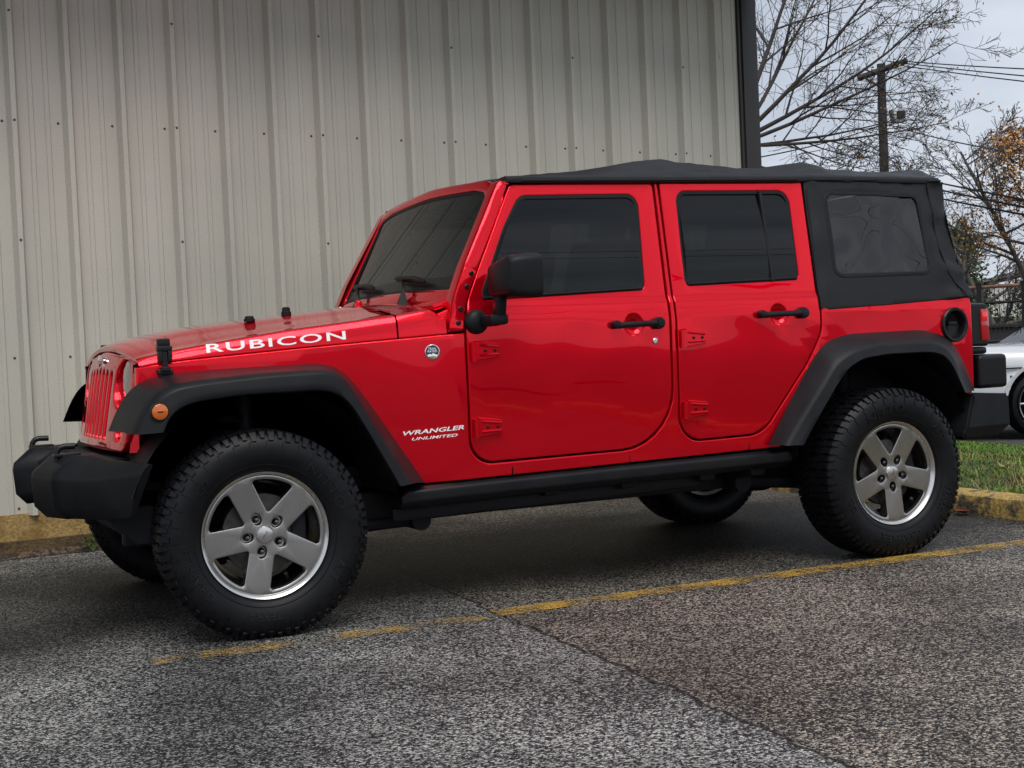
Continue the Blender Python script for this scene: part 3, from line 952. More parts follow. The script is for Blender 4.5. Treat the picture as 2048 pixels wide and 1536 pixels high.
# ---- bonnet and cowl
HX = [-0.404, -0.400, -0.393, -0.384, -0.368, -0.34, -0.28, -0.15, 0.0, 0.17, 0.44, 0.597]
ZG = [1.022, 1.0222, 1.0225, 1.0232, 1.026, 1.030, 1.037, 1.047, 1.056, 1.066, 1.080, 1.089]
ZK = [1.056, 1.058, 1.060, 1.062, 1.065, 1.069, 1.080, 1.099, 1.120, 1.143, 1.170, 1.186]
ZM = [1.105, 1.111, 1.116, 1.120, 1.127, 1.137, 1.147, 1.173, 1.190, 1.205, 1.229, 1.244]
def hood_half(x): return side_y(x, 1.05)+0.002
def hood_sec(x, s=0):
    zg, zk, zm = interp(x, HX, ZG), interp(x, HX, ZK), interp(x, HX, ZM)
    yg = hood_half(x)
    yk = yg-0.016
    front = 1-smooth(-0.43, -0.34, x)
    pts = [(yg-0.020, zg-0.004), (yg-0.006, zg-0.003), (yg-0.0015, zg+0.001), (yg-0.001, zg+0.006)]
    n = 5
    for i in range(1, n):
        t = i/n
        pts.append((yg-0.012*t, zg+0.006+(zk-zg-0.018)*t))
    rad = 0.030+0.02*front
    for i in range(9):
        a = PI/2*i/8
        pts.append((yk-rad+rad*math.cos(a), zk-rad*0.55+rad*0.55*math.sin(a)))
    ye = yk-rad
    for i in range(1, 15):
        t = i/14
        y = ye*(1-t)
        rel = abs(y)/ye
        h = (zm-zk)*(1-rel**2.1)
        h += 0.010*smooth(0.62, 0.50, rel)*smooth(-0.38, -0.1, x) - 0.010*smooth(-0.38, -0.1, x)
        pts.append((y, zk+h))
    def sw_(y): return x+0.022*(1-smooth(-0.42, -0.22, x))*(abs(y)/yg)**2.4
    near = [(sw_(y), -y, z) for y, z in pts]
    far = [(sw_(y), y, z) for y, z in reversed(pts[:-1])]
    return near+far
def dense(xs, m):
    out = []
    for a, b in zip(xs[:-1], xs[1:]):
        k = max(1, int((b-a)/m))
        out += [a+(b-a)*i/k for i in range(k)]
    return out+[xs[-1]]
bm = NB()
hs_ = [hood_sec(x) for x in dense(HX, 0.05)]
lip_ = [(x+0.004, y*0.995, z-0.012) for x, y, z in hs_[0]]
lip2_ = [(x+0.03, y*0.985, z-0.016) for x, y, z in hs_[0]]
loft(bm, [lip2_, lip_]+hs_, False, False)
# bonnet lip turned down at the front and at the back
HOOD = P('bonnet', bm, M_red, angle=50)
CX = [0.604, 0.66, 0.70, 0.74, 0.765, 0.785, 0.797]
def cowl_sec(x):
    t = (x-0.604)/0.2
    zg = 1.089+t*0.010; zk = 1.187+0.028*t; zm = 1.244+0.012*t
    f = smooth(0.72, 0.80, x)
    zk -= 0.035*f*f
    yg = hood_half(x); yk = yg-0.016
    pts = [(yg-0.020, zg-0.004), (yg-0.006, zg-0.003), (yg-0.0015, zg+0.001), (yg-0.001, zg+0.006)]
    for i in range(1, 5):
        q = i/5
        pts.append((yg-0.012*q, zg+0.006+(zk-zg-0.018)*q))
    rad = 0.030+0.05*f
    for i in range(9):
        a = PI/2*i/8
        pts.append((yk-rad+rad*math.cos(a), zk-rad*0.55+rad*0.55*math.sin(a)))
    ye = yk-rad
    for i in range(1, 9):
        q = i/8
        y = ye*(1-q)
        pts.append((y, zk+(zm-zk)*(1-(abs(y)/ye)**2.1)))
    return [(x, -y, z) for y, z in pts]+[(x, y, z) for y, z in reversed(pts[:-1])]
bm = NB()
loft(bm, [cowl_sec(x) for x in CX], False, False)
P('cowl', bm, M_red, angle=50)
# deck between cowl and windscreen
bm = NB()
add_box(bm, (0.83, 0, 1.225), (0.12, 1.44, 0.03), rot=Matrix.Rotation(R(-14), 3, 'Y'), bev=0.008)
add_box(bm, (0.70, 0, 1.15), (0.24, 1.40, 0.06))
hexa(bm, [(0.778, -0.748, 1.09), (0.885, -0.752, 1.09), (0.885, 0.752, 1.09), (0.778, 0.748, 1.09), (0.778, -0.748, 1.184), (0.885, -0.752, 1.222), (0.885, 0.752, 1.222), (0.778, 0.748, 1.184)], 0.01)
P('scuttle', bm, M_red, wn=True)
# near-black strip under the bonnet edge, painted shade so the gap reads dark
for s in (1, -1):
    bm = NB()
    loft(bm, [[(x, -s*(hood_half(x)-0.012), z-0.02), (x, -s*(hood_half(x)-0.012), z+0.012), (x, -s*(hood_half(x)-0.06), z+0.012), (x, -s*(hood_half(x)-0.06), z-0.02)] for x, z in gapl], True, True)
    P('bonnet_gap_shade', bm, M_gap, flat=True)
# bonnet catches
def catch(s):
    bm = NB()
    def q(dx, z, o): return Vector((-0.292+dx, -s*(hood_half(-0.29)+o), z))
    def slab(xa, xb, za, zb, o0, o1, bev=0.004):
        Pp = [q(xa, za, o0), q(xb, za, o0), q(xb, za, o1), q(xa, za, o1), q(xa, zb, o0), q(xb, zb, o0), q(xb, zb, o1), q(xa, zb, o1)]
        hexa(bm, Pp, bev)
    slab(-0.024, 0.024, 1.098, 1.128, -0.02, 0.012, 0.006)
    slab(-0.028, 0.028, 1.078, 1.100, -0.01, 0.024, 0.005)
    slab(-0.026, -0.010, 1.040, 1.080, -0.005, 0.026)
    slab(0.010, 0.026, 1.040, 1.080, -0.005, 0.026)
    slab(-0.011, 0.011, 1.008, 1.098, 0.0, 0.020)
    slab(-0.018, 0.018, 1.002, 1.022, -0.005, 0.026)
    slab(-0.030, 0.030, 0.990, 1.012, -0.02, 0.018, 0.006)
    return bm
for s in (1, -1): P('bonnet_catch', catch(s), M_gloss, HOOD, wn=True)
# rubber stops on the bonnet
for (x, y, z, r, h) in ((0.125, -0.32, 1.192, 0.020, 0.018), (0.305, -0.24, 1.214, 0.018, 0.030)):
    bm = NB()
    lathe(bm, [(r*1.15, -0.004), (r*1.15, h*0.4), (r*0.95, h*0.5), (r*0.9, h*0.95), (r*0.6, h*1.08), (0.001, h*1.08)], 20, 'Z', (x, y, z))
    P('bonnet_stop', bm, M_seal, HOOD)
# lettering on both bonnet sides
def hood_text(s):
    bm = NB()
    g = fit_text('RUBICON', 0.530, 0.034, offset=0.012, space=1.12)
    def fn(x, y, z):
        u = 0.131+s*x
        t = (u+0.129)/0.523
        zz = 1.0665+0.0295*t+y
        zg, zk = interp(u, HX, ZG), interp(u, HX, ZK)
        tt = (zz-zg-0.006)/(zk-zg-0.018)
        o = hood_half(u)-0.001-0.012*tt+0.0012
        return (u, -s*o, zz)
    add_text(bm, g, fn)
    return bm
for s in (1, -1): P('white_lettering', hood_text(s), M_white, HOOD, flat=True)
# badges on the wing
bm = NB()
def disc(bm, x, z, prof, s=1, n=40):
    rings = [[on_side(x+math.cos(a)*r, z+math.sin(a)*r, o, s) for a in [2*PI*k/n for k in range(n)]] for r, o in prof]
    loft(bm, rings, True, False)
disc(bm, 0.734, 1.032, [(0.0305, 0.0), (0.030, 0.004), (0.027, 0.005), (0.0255, 0.0035)])
BADGE = P('round_badge', bm, M_chrome)
bm = NB(); disc(bm, 0.734, 1.032, [(0.0258, 0.0034), (0.0005, 0.0036)]); P('badge_face', bm, M_navy, BADGE)
bm = NB()
for txt, zz, wd in (('TRAIL', 1.041, 0.034), ('RATED', 1.0305, 0.038)):
    add_text(bm, fit_text(txt, wd, 0.0085, offset=0.01), lambda x, y, z, zz=zz: on_side(0.734+x, zz+y, 0.0042))
pts = [(-0.022, 1.020), (-0.010, 1.0245), (-0.004, 1.022), (0.003, 1.0275), (0.012, 1.022), (0.022, 1.020), (0.016, 1.0125), (-0.016, 1.0125)]
bm.faces.new([bm.verts.new(on_side(0.734+a, b, 0.0042)) for a, b in pts])
P('badge_lettering', bm, M_white, BADGE, flat=True)
bm = NB()
bm.faces.new([bm.verts.new(on_side(0.734+a, b, 0.0046)) for a, b in [(-0.015, 1.0135), (0.0, 1.0165), (0.015, 1.0135), (0.008, 1.0085), (-0.008, 1.0085)]])
P('badge_trail', bm, M_olive, BADGE, flat=True)
bm = NB()
add_text(bm, fit_text('WRANGLER', 0.250, 0.0175, offset=0.022, shear=0.22), lambda x, y, z: on_side(0.729+x, 0.7045+0.046*(x+0.125)+y, 0.0015))
add_text(bm, fit_text('UNLIMITED', 0.186, 0.0115, offset=0.016, shear=0.25), lambda x, y, z: on_side(0.732+x, 0.6835+0.030*(x+0.09)+y, 0.0015))
P('model_lettering', bm, M_white, flat=True)

# ---- grille
def gr_x(y, z):
    lean = (1.02-z)*0.17 if z < 1.02 else (z-1.02)*-0.35
    return -0.425-lean*1.0+0.035*(abs(y)/0.55)**2.2
gout = rp([(-0.545, 0.700, 0.05), (0.545, 0.700, 0.05), (0.572, 0.95, 0.3), (0.562, 1.038, 0.03), (0.45, 1.064, 0.2), (0.0, 1.095, 1.2), (-0.45, 1.064, 0.2), (-0.562, 1.038, 0.03), (-0.572, 0.95, 0.3)], 8)
holes = []
for k in range(-3, 4):
    y = k*0.0785
    hh = 1.024-0.004*abs(k)
    holes.append(rp([(y-0.024, 0.742, 0.012), (y+0.024, 0.742, 0.012), (y+0.024, hh, 0.024), (y-0.024, hh, 0.024)], 6))
for s in (1, -1):
    holes.append(circ2(s*0.41, 0.960, 0.101, 40))
    holes.append(circ2(s*0.44, 0.782, 0.042, 24))
bm = NB()
panel(bm, gout, holes, None, 0.055, 0.010, (0.74, 0.78, 0.82, 0.87, 0.92, 0.97, 1.0, 1.02, 1.035, 1.05), (-0.5, -0.45, -0.35, -0.3, -0.2, -0.1, 0, 0.1, 0.2, 0.3, 0.35, 0.45, 0.5), 1,
      put=lambda a, d, b: Vector((gr_x(a, b)+d, a, b)))
GR = P('grille', bm, M_red, wn=True)
# side returns of the grille shell
for s in (1, -1):
    bm = NB()
    loft(bm, [[(gr_x(0.55, z)+0.02, s*0.548, z), (-0.388, s*0.558, z)] for z in (0.70, 0.8, 0.9, 1.0)], False, False)
    P('grille_side', bm, M_red)
bm = NB(); add_box(bm, (-0.33, 0, 0.865), (0.04, 1.04, 0.33)); add_box(bm, (-0.36, 0, 1.045), (0.05, 0.66, 0.04)); P('radiator', bm, M_gap, flat=True)
for s in (1, -1):
    xl = gr_x(0.41, 0.96)
    bm = NB()
    lathe(bm, [(0.0005, -0.006), (0.03, -0.004), (0.06, 0.002), (0.082, 0.010), (0.090, 0.016), (0.090, 0.03)], 40, 'X', (xl+0.014, -s*0.41, 0.960))
    hl = P('headlight', bm, M_lamp)
    bm = NB()
    lathe(bm, [(0.090, 0.012), (0.098, 0.012), (0.099, 0.03), (0.099, 0.06)], 40, 'X', (xl+0.022, -s*0.41, 0.960))
    P('headlight_rim', bm, M_gloss, hl)
    xs_ = gr_x(0.44, 0.782)
    bm = NB()
    lathe(bm, [(0.0005, 0.004), (0.02, 0.006), (0.037, 0.012), (0.042, 0.020), (0.042, 0.05)], 28, 'X', (xs_+0.004, -s*0.44, 0.782))
    P('turn_signal', bm, M_amber)
bm = NB()
add_text(bm, fit_text('Jeep', 0.135, 0.046, extrude=0.15, offset=0.015), lambda x, y, z: (gr_x(0, 1.05)-0.004-z*0.03, -x, 1.032+y))
P('grille_lettering', bm, M_chrome, GR, flat=True)

# ---- windscreen frame
A0 = Vector((0.871, 0, 1.285)); AX = Vector((0.4576, 0, 0.8891)); AN = Vector((-0.8891, 0, 0.4576))
def ws_put(y, d, w_):
    bow = 0.030*(1-(y/0.70)**2)
    p = A0+AX*w_+AN*(bow-d)
    return Vector((p.x, y, p.z))
fr_out = rp([(-0.752, -0.055, 0.02), (0.752, -0.055, 0.02), (0.690, 0.46, 0.08), (0.62, 0.512, 0.2), (0.0, 0.535, 2.0), (-0.62, 0.512, 0.2), (-0.690, 0.46, 0.08)], 8)
gl_out = rp([(-0.680, 0.003, 0.03), (0.680, 0.003, 0.03), (0.632, 0.445, 0.06), (0.50, 0.468, 0.3), (0.0, 0.482, 1.5), (-0.50, 0.468, 0.3), (-0.632, 0.445, 0.06)], 8)
bm = NB()
panel(bm, fr_out, [gl_out], None, 0.055, 0.014, (0.0, 0.1, 0.2, 0.3, 0.4), [-0.7+0.05*i for i in range(29)], 1, put=ws_put)
WF = P('windscreen_frame', bm, M_red, wn=True)
bm = NB()
panel(bm, expand(gl_out, 0.002), [shrink(gl_out, 0.012)], None, 0.012, 0.003, (0.1, 0.2, 0.3, 0.4), (-0.6, -0.5, -0.35, -0.2, 0, 0.2, 0.35, 0.5, 0.6), 1, put=lambda y, d, w_: ws_put(y, d+0.006, w_))
P('windscreen_seal', bm, M_seal, WF)
bm = NB()
panel(bm, shrink(gl_out, 0.010), [], None, 0.006, 0, [0.03*i for i in range(1, 16)], [-0.65+0.05*i for i in range(27)], 1, put=lambda y, d, w_: ws_put(y, d+0.010, w_))
P('windscreen', bm, M_wind, WF, angle=60)
# dark printed border at the foot of the screen
bm = NB()
panel(bm, [(-0.665, 0.012), (0.665, 0.012), (0.655, 0.062), (-0.655, 0.062)], [], None, 0.003, 0, (), [-0.6+0.1*i for i in range(13)], 1, put=lambda y, d, w_: ws_put(y, d+0.0085, w_))
P('windscreen_border', bm, M_gloss, WF)
# pillar sides with the hinge bracket
pil = rp([(0.800, 1.104), (0.870, 1.106), (0.876, 1.15), (0.888, 1.216, 0.3), (0.957, 1.357, 0.6), (1.140, 1.712, 0.03), (1.112, 1.752, 0.03), (1.078, 1.70, 0.2), (0.897, 1.374, 0.4), (0.835, 1.235, 0.3)], 8)
for s in (1, -1):
    bm = NB()
    panel(bm, pil, [], lambda x, z: 0.80-0.155*max(0, z-1.13)-0.004+0.006*smooth(1.3, 1.4, z), 0.07, 0.016, (1.13, 1.2, 1.3, 1.4, 1.5, 1.6), (), s)
    pl = P('windscreen_pillar', bm, M_red, wn=True)
    br = rp([(0.803, 1.112, 0.012), (0.868, 1.114, 0.008), (0.876, 1.17), (0.890, 1.225, 0.3), (0.954, 1.355, 0.012), (0.902, 1.371, 0.012), (0.845, 1.245, 0.3)], 6)
    bm = NB()
    panel(bm, br, [], lambda x, z: 0.80-0.155*max(0, z-1.13)+0.001, 0.006, 0.003, (1.13, 1.2, 1.3), (), s)
    P('hinge_bracket', bm, M_red, pl, wn=True)
    for (x, z) in ((0.928, 1.342), (0.902, 1.288), (0.863, 1.199), (0.848, 1.143)):
        bm = NB()
        yy = 0.80-0.155*max(0, z-1.13)+0.001
        lathe(bm, [(0.0105, 0.0), (0.0105, -0.004*s), (0.007, -0.007*s), (0.004, -0.007*s), (0.003, -0.004*s), (0.0001, -0.004*s)], 16, 'Y', (x, -s*yy, z))
        P('bolt', bm, M_gloss, pl)
    bm = NB()
    for y, w_ in ((0.70, -0.022), (0.722, -0.05)):
        c = ws_put(-s*y, -0.001, w_)
        bmesh.ops.create_uvsphere(bm, u_segments=12, v_segments=8, radius=0.008, matrix=Matrix.Translation(c))
    P('bright_bolt', bm, M_chrome, WF)
# wipers: arm, blade and pyramid-shaped base cover
def wiper(y):
    bm = NB()
    base = Vector((0.80, y, 1.235))
    pts = [base+Vector(v) for v in ((-0.022, -0.020, 0), (0.022, -0.022, 0), (0.028, 0.02, 0.005), (-0.018, 0.02, 0), )]
    tip = base+Vector((0.02, 0.015, 0.085))
    vs = [bm.verts.new(p) for p in pts]; vt = bm.verts.new(tip)
    for i in range(4): bm.faces.new((vs[i], vs[(i+1) % 4], vt))
    a = ws_put(y+0.08, -0.028, 0.035); b = ws_put(y+0.10, -0.02, 0.05)
    tube(bm, [tip+Vector((0, 0.0, -0.02)), a, b], 0.008, 8)
    for k in range(10):
        pass
    tube(bm, [ws_put(y-0.16+0.04*i, -0.022, 0.028+0.0045*i+0.006*math.sin(i*0.55)) for i in range(10)], [0.006]+[0.012]*8+[0.006], 8)
    tube(bm, [ws_put(y-0.16+0.04*i, -0.010, 0.018+0.0045*i) for i in range(10)], 0.006, 6)
    return bm
for y in (-0.30, 0.30): P('wiper', wiper(y), M_seal)
bm = NB()
bmesh.ops.create_uvsphere(bm, u_segments=14, v_segments=10, radius=0.014, matrix=Matrix.Translation((0.70, -0.03, 1.262)))
tube(bm, [(0.70, -0.03, 1.24), (0.70, -0.03, 1.262)], 0.018, 10)
P('washer_nozzle', bm, M_red)

# ---- wheel arches
def resample(pts, n):
    d = [0]
    for a, b in zip(pts[:-1], pts[1:]): d.append(d[-1]+(Vector(b)-Vector(a)).length)
    out = []
    for i in range(n):
        t = d[-1]*i/(n-1)
        for k in range(len(pts)-1):
            if t <= d[k+1]+1e-9:
                f = (t-d[k])/max(1e-9, d[k+1]-d[k])
                out.append(Vector(pts[k]).lerp(Vector(pts[k+1]), f)); break
    return out
def soften(p, it=2):
    for _ in range(it):
        p = [p[0]]+[(p[i-1]+p[i]*2+p[i+1])/4 for i in range(1, len(p)-1)]+[p[-1]]
    return p
def flare(inner, crease, lower, s, yin, yc, yl, n=44):
    I = soften(resample([(x, 0, z) for x, z in inner], n), 1)
    Cc = soften(resample([(x, 0, z) for x, z in crease], n), 1)
    Lw = soften(resample([(x, 0, z) for x, z in lower], n), 1)
    bm = NB()
    rows = []
    for i in range(n):
        t = i/(n-1)
        a = Vector((I[i].x, yin(I[i].x, t), I[i].z))
        c = Vector((Cc[i].x, yc(t), Cc[i].z))
        l = Vector((Lw[i].x, yl(t), Lw[i].z))
        # top slope, rounded crease, outer face, rolled lip, inner return
        r = [a, a.lerp(c, 0.45)+Vector((0, 0, 0.004)), a.lerp(c, 0.82)+Vector((0, 0, 0.003))]
        for k in (0.12, 0.3, 0.5, 0.7, 0.88):
            p0 = a.lerp(c, 0.82)+Vector((0, 0, 0.003)); p2 = c.lerp(l, 0.22)
            r.append(p0*(1-k)**2+(c*1.0)*2*k*(1-k)+p2*k*k)
        r += [c.lerp(l, 0.22), c.lerp(l, 0.6), c.lerp(l, 0.93), l+Vector((0, -0.004, 0)), l+(l-c).normalized()*0.004+Vector((0, -0.012, 0))]
        inn = l+Vector((0, -0.05, 0))+(c-l).normalized()*0.006
        r += [inn, Vector((inn.x, min(inn.y, a.y)-0.06, inn.z)) + (a-l).normalized()*0.02]
        rows.append([Vector((p.x, -s*p.y, p.z)) for p in r])
    V = loft(bm, rows, False, False)
    # end caps
    for row in (V[0], V[-1]):
        try: bm.faces.new(row if row is V[0] else list(reversed(row)))
        except ValueError: pass
    return bm
F_in = [(-0.505, 0.790), (-0.480, 0.850), (-0.445, 0.915), (-0.400, 0.960), (-0.350, 0.983), (-0.248, 0.997), (-0.085, 1.003), (0.284, 1.009), (0.352, 0.992), (0.400, 0.951), (0.447, 0.888), (0.684, 0.512)]
F_cr = [(-0.462, 0.783), (-0.445, 0.822), (-0.417, 0.868), (-0.375, 0.918), (-0.325, 0.947), (-0.240, 0.960), (0.031, 0.978), (0.252, 0.982), (0.308, 0.960), (0.354, 0.903), (0.536, 0.600), (0.583, 0.522)]
F_lo = [(-0.366, 0.788), (-0.348, 0.832), (-0.310, 0.870), (-0.247, 0.891), (-0.067, 0.907), (0.242, 0.909), (0.308, 0.884), (0.356, 0.828), (0.489, 0.595), (0.530, 0.520)]
R_in = [(2.322, 0.545), (2.430, 0.705), (2.536, 0.855), (2.613, 0.957), (2.674, 1.004), (2.784, 1.029), (3.219, 1.033), (3.348, 1.008), (3.425, 0.963), (3.486, 0.870), (3.552, 0.726)]
R_cr = [(2.366, 0.546), (2.500, 0.720), (2.639, 0.898), (2.737, 0.950), (2.882, 0.974), (3.193, 0.975), (3.280, 0.947), (3.333, 0.890), (3.395, 0.724)]
R_lo = [(2.446, 0.546), (2.536, 0.672), (2.626, 0.793), (2.701, 0.875), (2.786, 0.914), (2.933, 0.928), (3.181, 0.927), (3.257, 0.909), (3.308, 0.857), (3.375, 0.730)]
for s in (1, -1):
    bm = flare(F_in, F_cr, F_lo, s, lambda x, t: side_y(x, 0.95)-0.002, lambda t: 0.900-0.03*(1-smooth(0, 0.2, t))-0.02*smooth(0.7, 1, t), lambda t: 0.912-0.012*smooth(0.7, 1, t))
    ff = P('front_wheel_arch', bm, M_black, angle=50)
    bm = NB()
    rings = [[Vector((-0.374+math.cos(a)*r, -s*(0.905+o), 0.862+math.sin(a)*r)) for a in [2*PI*k/32 for k in range(32)]] for r, o in ((0.030, -0.02), (0.030, 0.0), (0.028, 0.004), (0.018, 0.008), (0.0005, 0.0095))]
    loft(bm, rings, True, False)
    P('side_marker_lamp', bm, M_amber, ff)
    bm = NB()
    rings = [[Vector((-0.374+math.cos(a)*r, -s*(0.905+o), 0.862+math.sin(a)*r)) for a in [2*PI*k/32 for k in range(32)]] for r, o in ((0.034, -0.01), (0.034, 0.002), (0.030, 0.003), (0.030, -0.006))]
    loft(bm, rings, True, False)
    P('marker_rim', bm, M_gloss, ff)
    bm = NB()
    add_box(bm, (-0.374, -s*0.9148, 0.862), (0.020, 0.002, 0.004), bev=0.0008)
    P('marker_bulb', bm, M_gap, ff)
    bm = flare(R_in, R_cr, R_lo, s, lambda x, t: side_y(x, 0.95)-0.002, lambda t: 0.898-0.02*(1-smooth(0, 0.3, t)), lambda t: 0.911-0.01*(1-smooth(0, 0.3, t)))
    P('rear_wheel_arch', bm, M_black, angle=50)
    # inner wheel houses
    for cx, x0, x1, y1 in ((0.0, -0.46, 0.66, 0.40), (2.946, 2.36, 3.47, 0.44)):
        bm = NB()
        prof = []
        for k in range(25):
            a = PI*k/24
            prof.append((cx+0.03-math.cos(a)*0.52, 0.42+math.sin(a)*0.50))
        prof = prof[2:-1] if cx < 1 else prof[1:-3]
        loft(bm, [[(x, -s*0.83, z) for x, z in prof], [(x, -s*y1, z) for x, z in prof]], False, False)
        bm.faces.new([bm.verts.new((x, -s*y1, z)) for x, z in prof])
        P('wheel_house', bm, M_under)

# ---- wheels
def tyre_parts():
    bm = NB()
    side = [(0.205, -0.080), (0.234, -0.092), (0.2395, -0.104), (0.244, -0.116), (0.2505, -0.122), (0.260, -0.1255), (0.275, -0.133), (0.300, -0.138), (0.322, -0.139), (0.343, -0.135), (0.360, -0.127), (0.372, -0.117), (0.379, -0.105), (0.381, -0.09)]
    prof = side+[(0.381, 0.0)]+[(r, -h) for r, h in reversed(side)]
    lathe(bm, prof, 112, 'Y')
    rng = random.Random(11)
    def pt(a, r, h): return Vector((math.cos(a)*r, h, math.sin(a)*r))
    NP = 70
    dA = 2*PI/NP
    for k in range(NP):
        a0 = k*dA
        for sg in (-1, 1):
            # shoulder block, folding down the sidewall; long and short alternate
            w0, w1 = a0+dA*0.10, a0+dA*0.86
            if k % 2: w0 += dA*0.05; w1 -= dA*0.10
            low = 0.355 if k % 2 == 0 else 0.3645
            secs = [(0.391, 0.072), (0.3905, 0.100), (0.386, 0.114), (0.374, 0.1255), (low, 0.1365 if low < 0.36 else 0.1315)]
            base = [(0.378, 0.072), (0.378, 0.100), (0.376, 0.106), (0.366, 0.118), (low-0.004, 0.130)]
            top = []
            for i, ((r, h), (rb_, hb)) in enumerate(zip(secs, base)):
                sh = dA*(0.08 if i < 2 else 0.0)*(1 if k % 2 else -1)
                nar = dA*0.10*(i/4)*(1 if i > 2 else 0)
                top.append([pt(w0+sh+nar, r, sg*h), pt(w1+sh-nar, r, sg*h), pt(w1+sh-nar+dA*0.03, rb_, sg*hb), pt(w0+sh+nar-dA*0.03, rb_, sg*hb)])
            loft(bm, top, True, True)
            # mid rows, skewed
            sk = dA*0.30*sg
            for (h0, h1, ph) in ((0.030, 0.064, 0.35),):
                b0, b1 = a0+dA*ph, a0+dA*(ph+0.80)
                q = [(b0, h0), (b1, h0+0.004), (b1+sk, h1), (b0+sk, h1-0.004)]
                loft(bm, [[pt(a, 0.378, sg*h) for a, h in q], [pt(a, 0.3905, sg*h) for a, h in q]], True, True)
        b0 = a0+dA*0.6*(k % 2)*0.4
        q = [(b0+dA*0.08, -0.022), (b0+dA*0.72, -0.024), (b0+dA*0.86, 0.02), (b0+dA*0.22, 0.024)]
        loft(bm, [[pt(a, 0.378, h) for a, h in q], [pt(a, 0.391, h) for a, h in q]], True, True)
        # small lugs on the sidewall between blocks
        if k % 2 == 0:
            am = a0+dA*0.98
            for sg in (-1, 1):
                loft(bm, [[pt(am-0.014, 0.352, sg*0.1295), pt(am+0.014, 0.352, sg*0.1295), pt(am+0.009, 0.352, sg*0.1345), pt(am-0.009, 0.352, sg*0.1345)],
                          [pt(am-0.004, 0.326, sg*0.137), pt(am+0.004, 0.326, sg*0.137), pt(am+0.003, 0.322, sg*0.1435), pt(am-0.003, 0.322, sg*0.1435)]], True, True)
    for sg in (-1, 1):
        lathe(bm, [(0.2625, sg*0.1265), (0.2635, sg*0.1295), (0.2655, sg*0.1295), (0.2665, sg*0.1275)], 96, 'Y')
    return bm
def squash(bm, a, zc):
    """flatten where the tyre stands on the ground, for a wheel rolled by angle a"""
    for v in bm.verts:
        x, z = v.co.x, v.co.z
        if math.hypot(x, z) > 0.25 and z < -zc+0.004:
            d = (-zc+0.004)-z
            v.co.z = -zc+0.004
            v.co.y *= 1+0.2*d/0.02*0.3
def tyre_text(roll):
    out = []
    def put(txt, mid, w_, h_, r0, reverse=False):
        bm = NB(); out.append(bm)
        g = fit_text(txt, w_, h_, extrude=0.10, offset=0.0)
        def fn(x, y, z):
            r = r0+y
            a = mid-x/(r0+h_/2)
            lift = 0.1372 if r > 0.285 else 0.1345
            hh = interp(r, [0.258, 0.275, 0.300, 0.322, 0.343], [0.127, 0.133, 0.138, 0.139, 0.135])
            return (math.cos(a)*r, -(hh+0.0002+max(0, z)*0.035), math.sin(a)*r)
        add_text(bm, g, fn)
    put('TERRA', R(266)+roll, 0.125, 0.030, 0.283)
    put('GRAPPLER', R(203)+roll, 0.235, 0.030, 0.283)
    put('G2', R(139)+roll, 0.062, 0.030, 0.283)
    put('NITTO', R(36)+roll, 0.215, 0.036, 0.280)
    put('A/T', R(-30)+roll, 0.085, 0.034, 0.281)
    return out
SP0 = 259
def rim_mesh():
    holes = []
    for k in range(5):
        ac = R(SP0+36+72*k)
        dsp = R(22.0)
        pts = []
        ap = 0.082
        pts.append((math.cos(ac)*ap, math.sin(ac)*ap, 0.008))
        n = 9
        for i in range(n):
            a = ac-dsp+2*dsp*i/(n-1)
            pts.append((math.cos(a)*0.207, math.sin(a)*0.207, 0.010 if i in (0, n-1) else 0))
        holes.append(rp(pts, 4))
    for k in range(5):
        a = R(SP0+72*k)
        c = Vector((math.cos(a), math.sin(a)))*0.0655
        e = Vector((math.cos(a), math.sin(a))); f = Vector((-e.y, e.x))
        holes.append([tuple(c+e*(0.023*math.cos(t))+f*(0.0165*math.sin(t))) for t in [2*PI*i/20 for i in range(20)]])
    def put(x, d, z):
        r = math.hypot(x, z)
        y = -0.088-0.006*(r/0.2)**2
        return Vector((x, y+d, z))
    bm = NB()
    panel(bm, circ2(0, 0, 0.226, 80), holes, None, 0.045, 0.006, (), (), 1, put=put)
    # barrel
    lathe(bm, [(0.217, -0.085), (0.208, -0.05), (0.196, 0.0), (0.186, 0.06), (0.205, 0.11), (0.222, 0.115)], 80, 'Y')
    for k in range(5):
        a = R(SP0+72*k)
        lathe(bm, [(0.0195, -0.060), (0.0001, -0.058)], 20, 'Y', (math.cos(a)*0.0655, 0, math.sin(a)*0.0655))
    return bm
def lip_mesh():
    bm = NB()
    lathe(bm, [(0.222, -0.094), (0.2245, -0.100), (0.228, -0.103), (0.233, -0.1085), (0.2365, -0.110), (0.239, -0.107), (0.239, -0.094)], 96, 'Y')
    return bm
def nuts_mesh(k):
    bm = NB()
    a = R(SP0+72*k)
    c = (math.cos(a)*0.0635, 0, math.sin(a)*0.0635)
    lathe(bm, [(0.0105, -0.055), (0.0105, -0.082), (0.008, -0.088), (0.0001, -0.090)], 6, 'Y', c)
    lathe(bm, [(0.0135, -0.055), (0.0135, -0.066), (0.0105, -0.070)], 16, 'Y', c)
    return bm
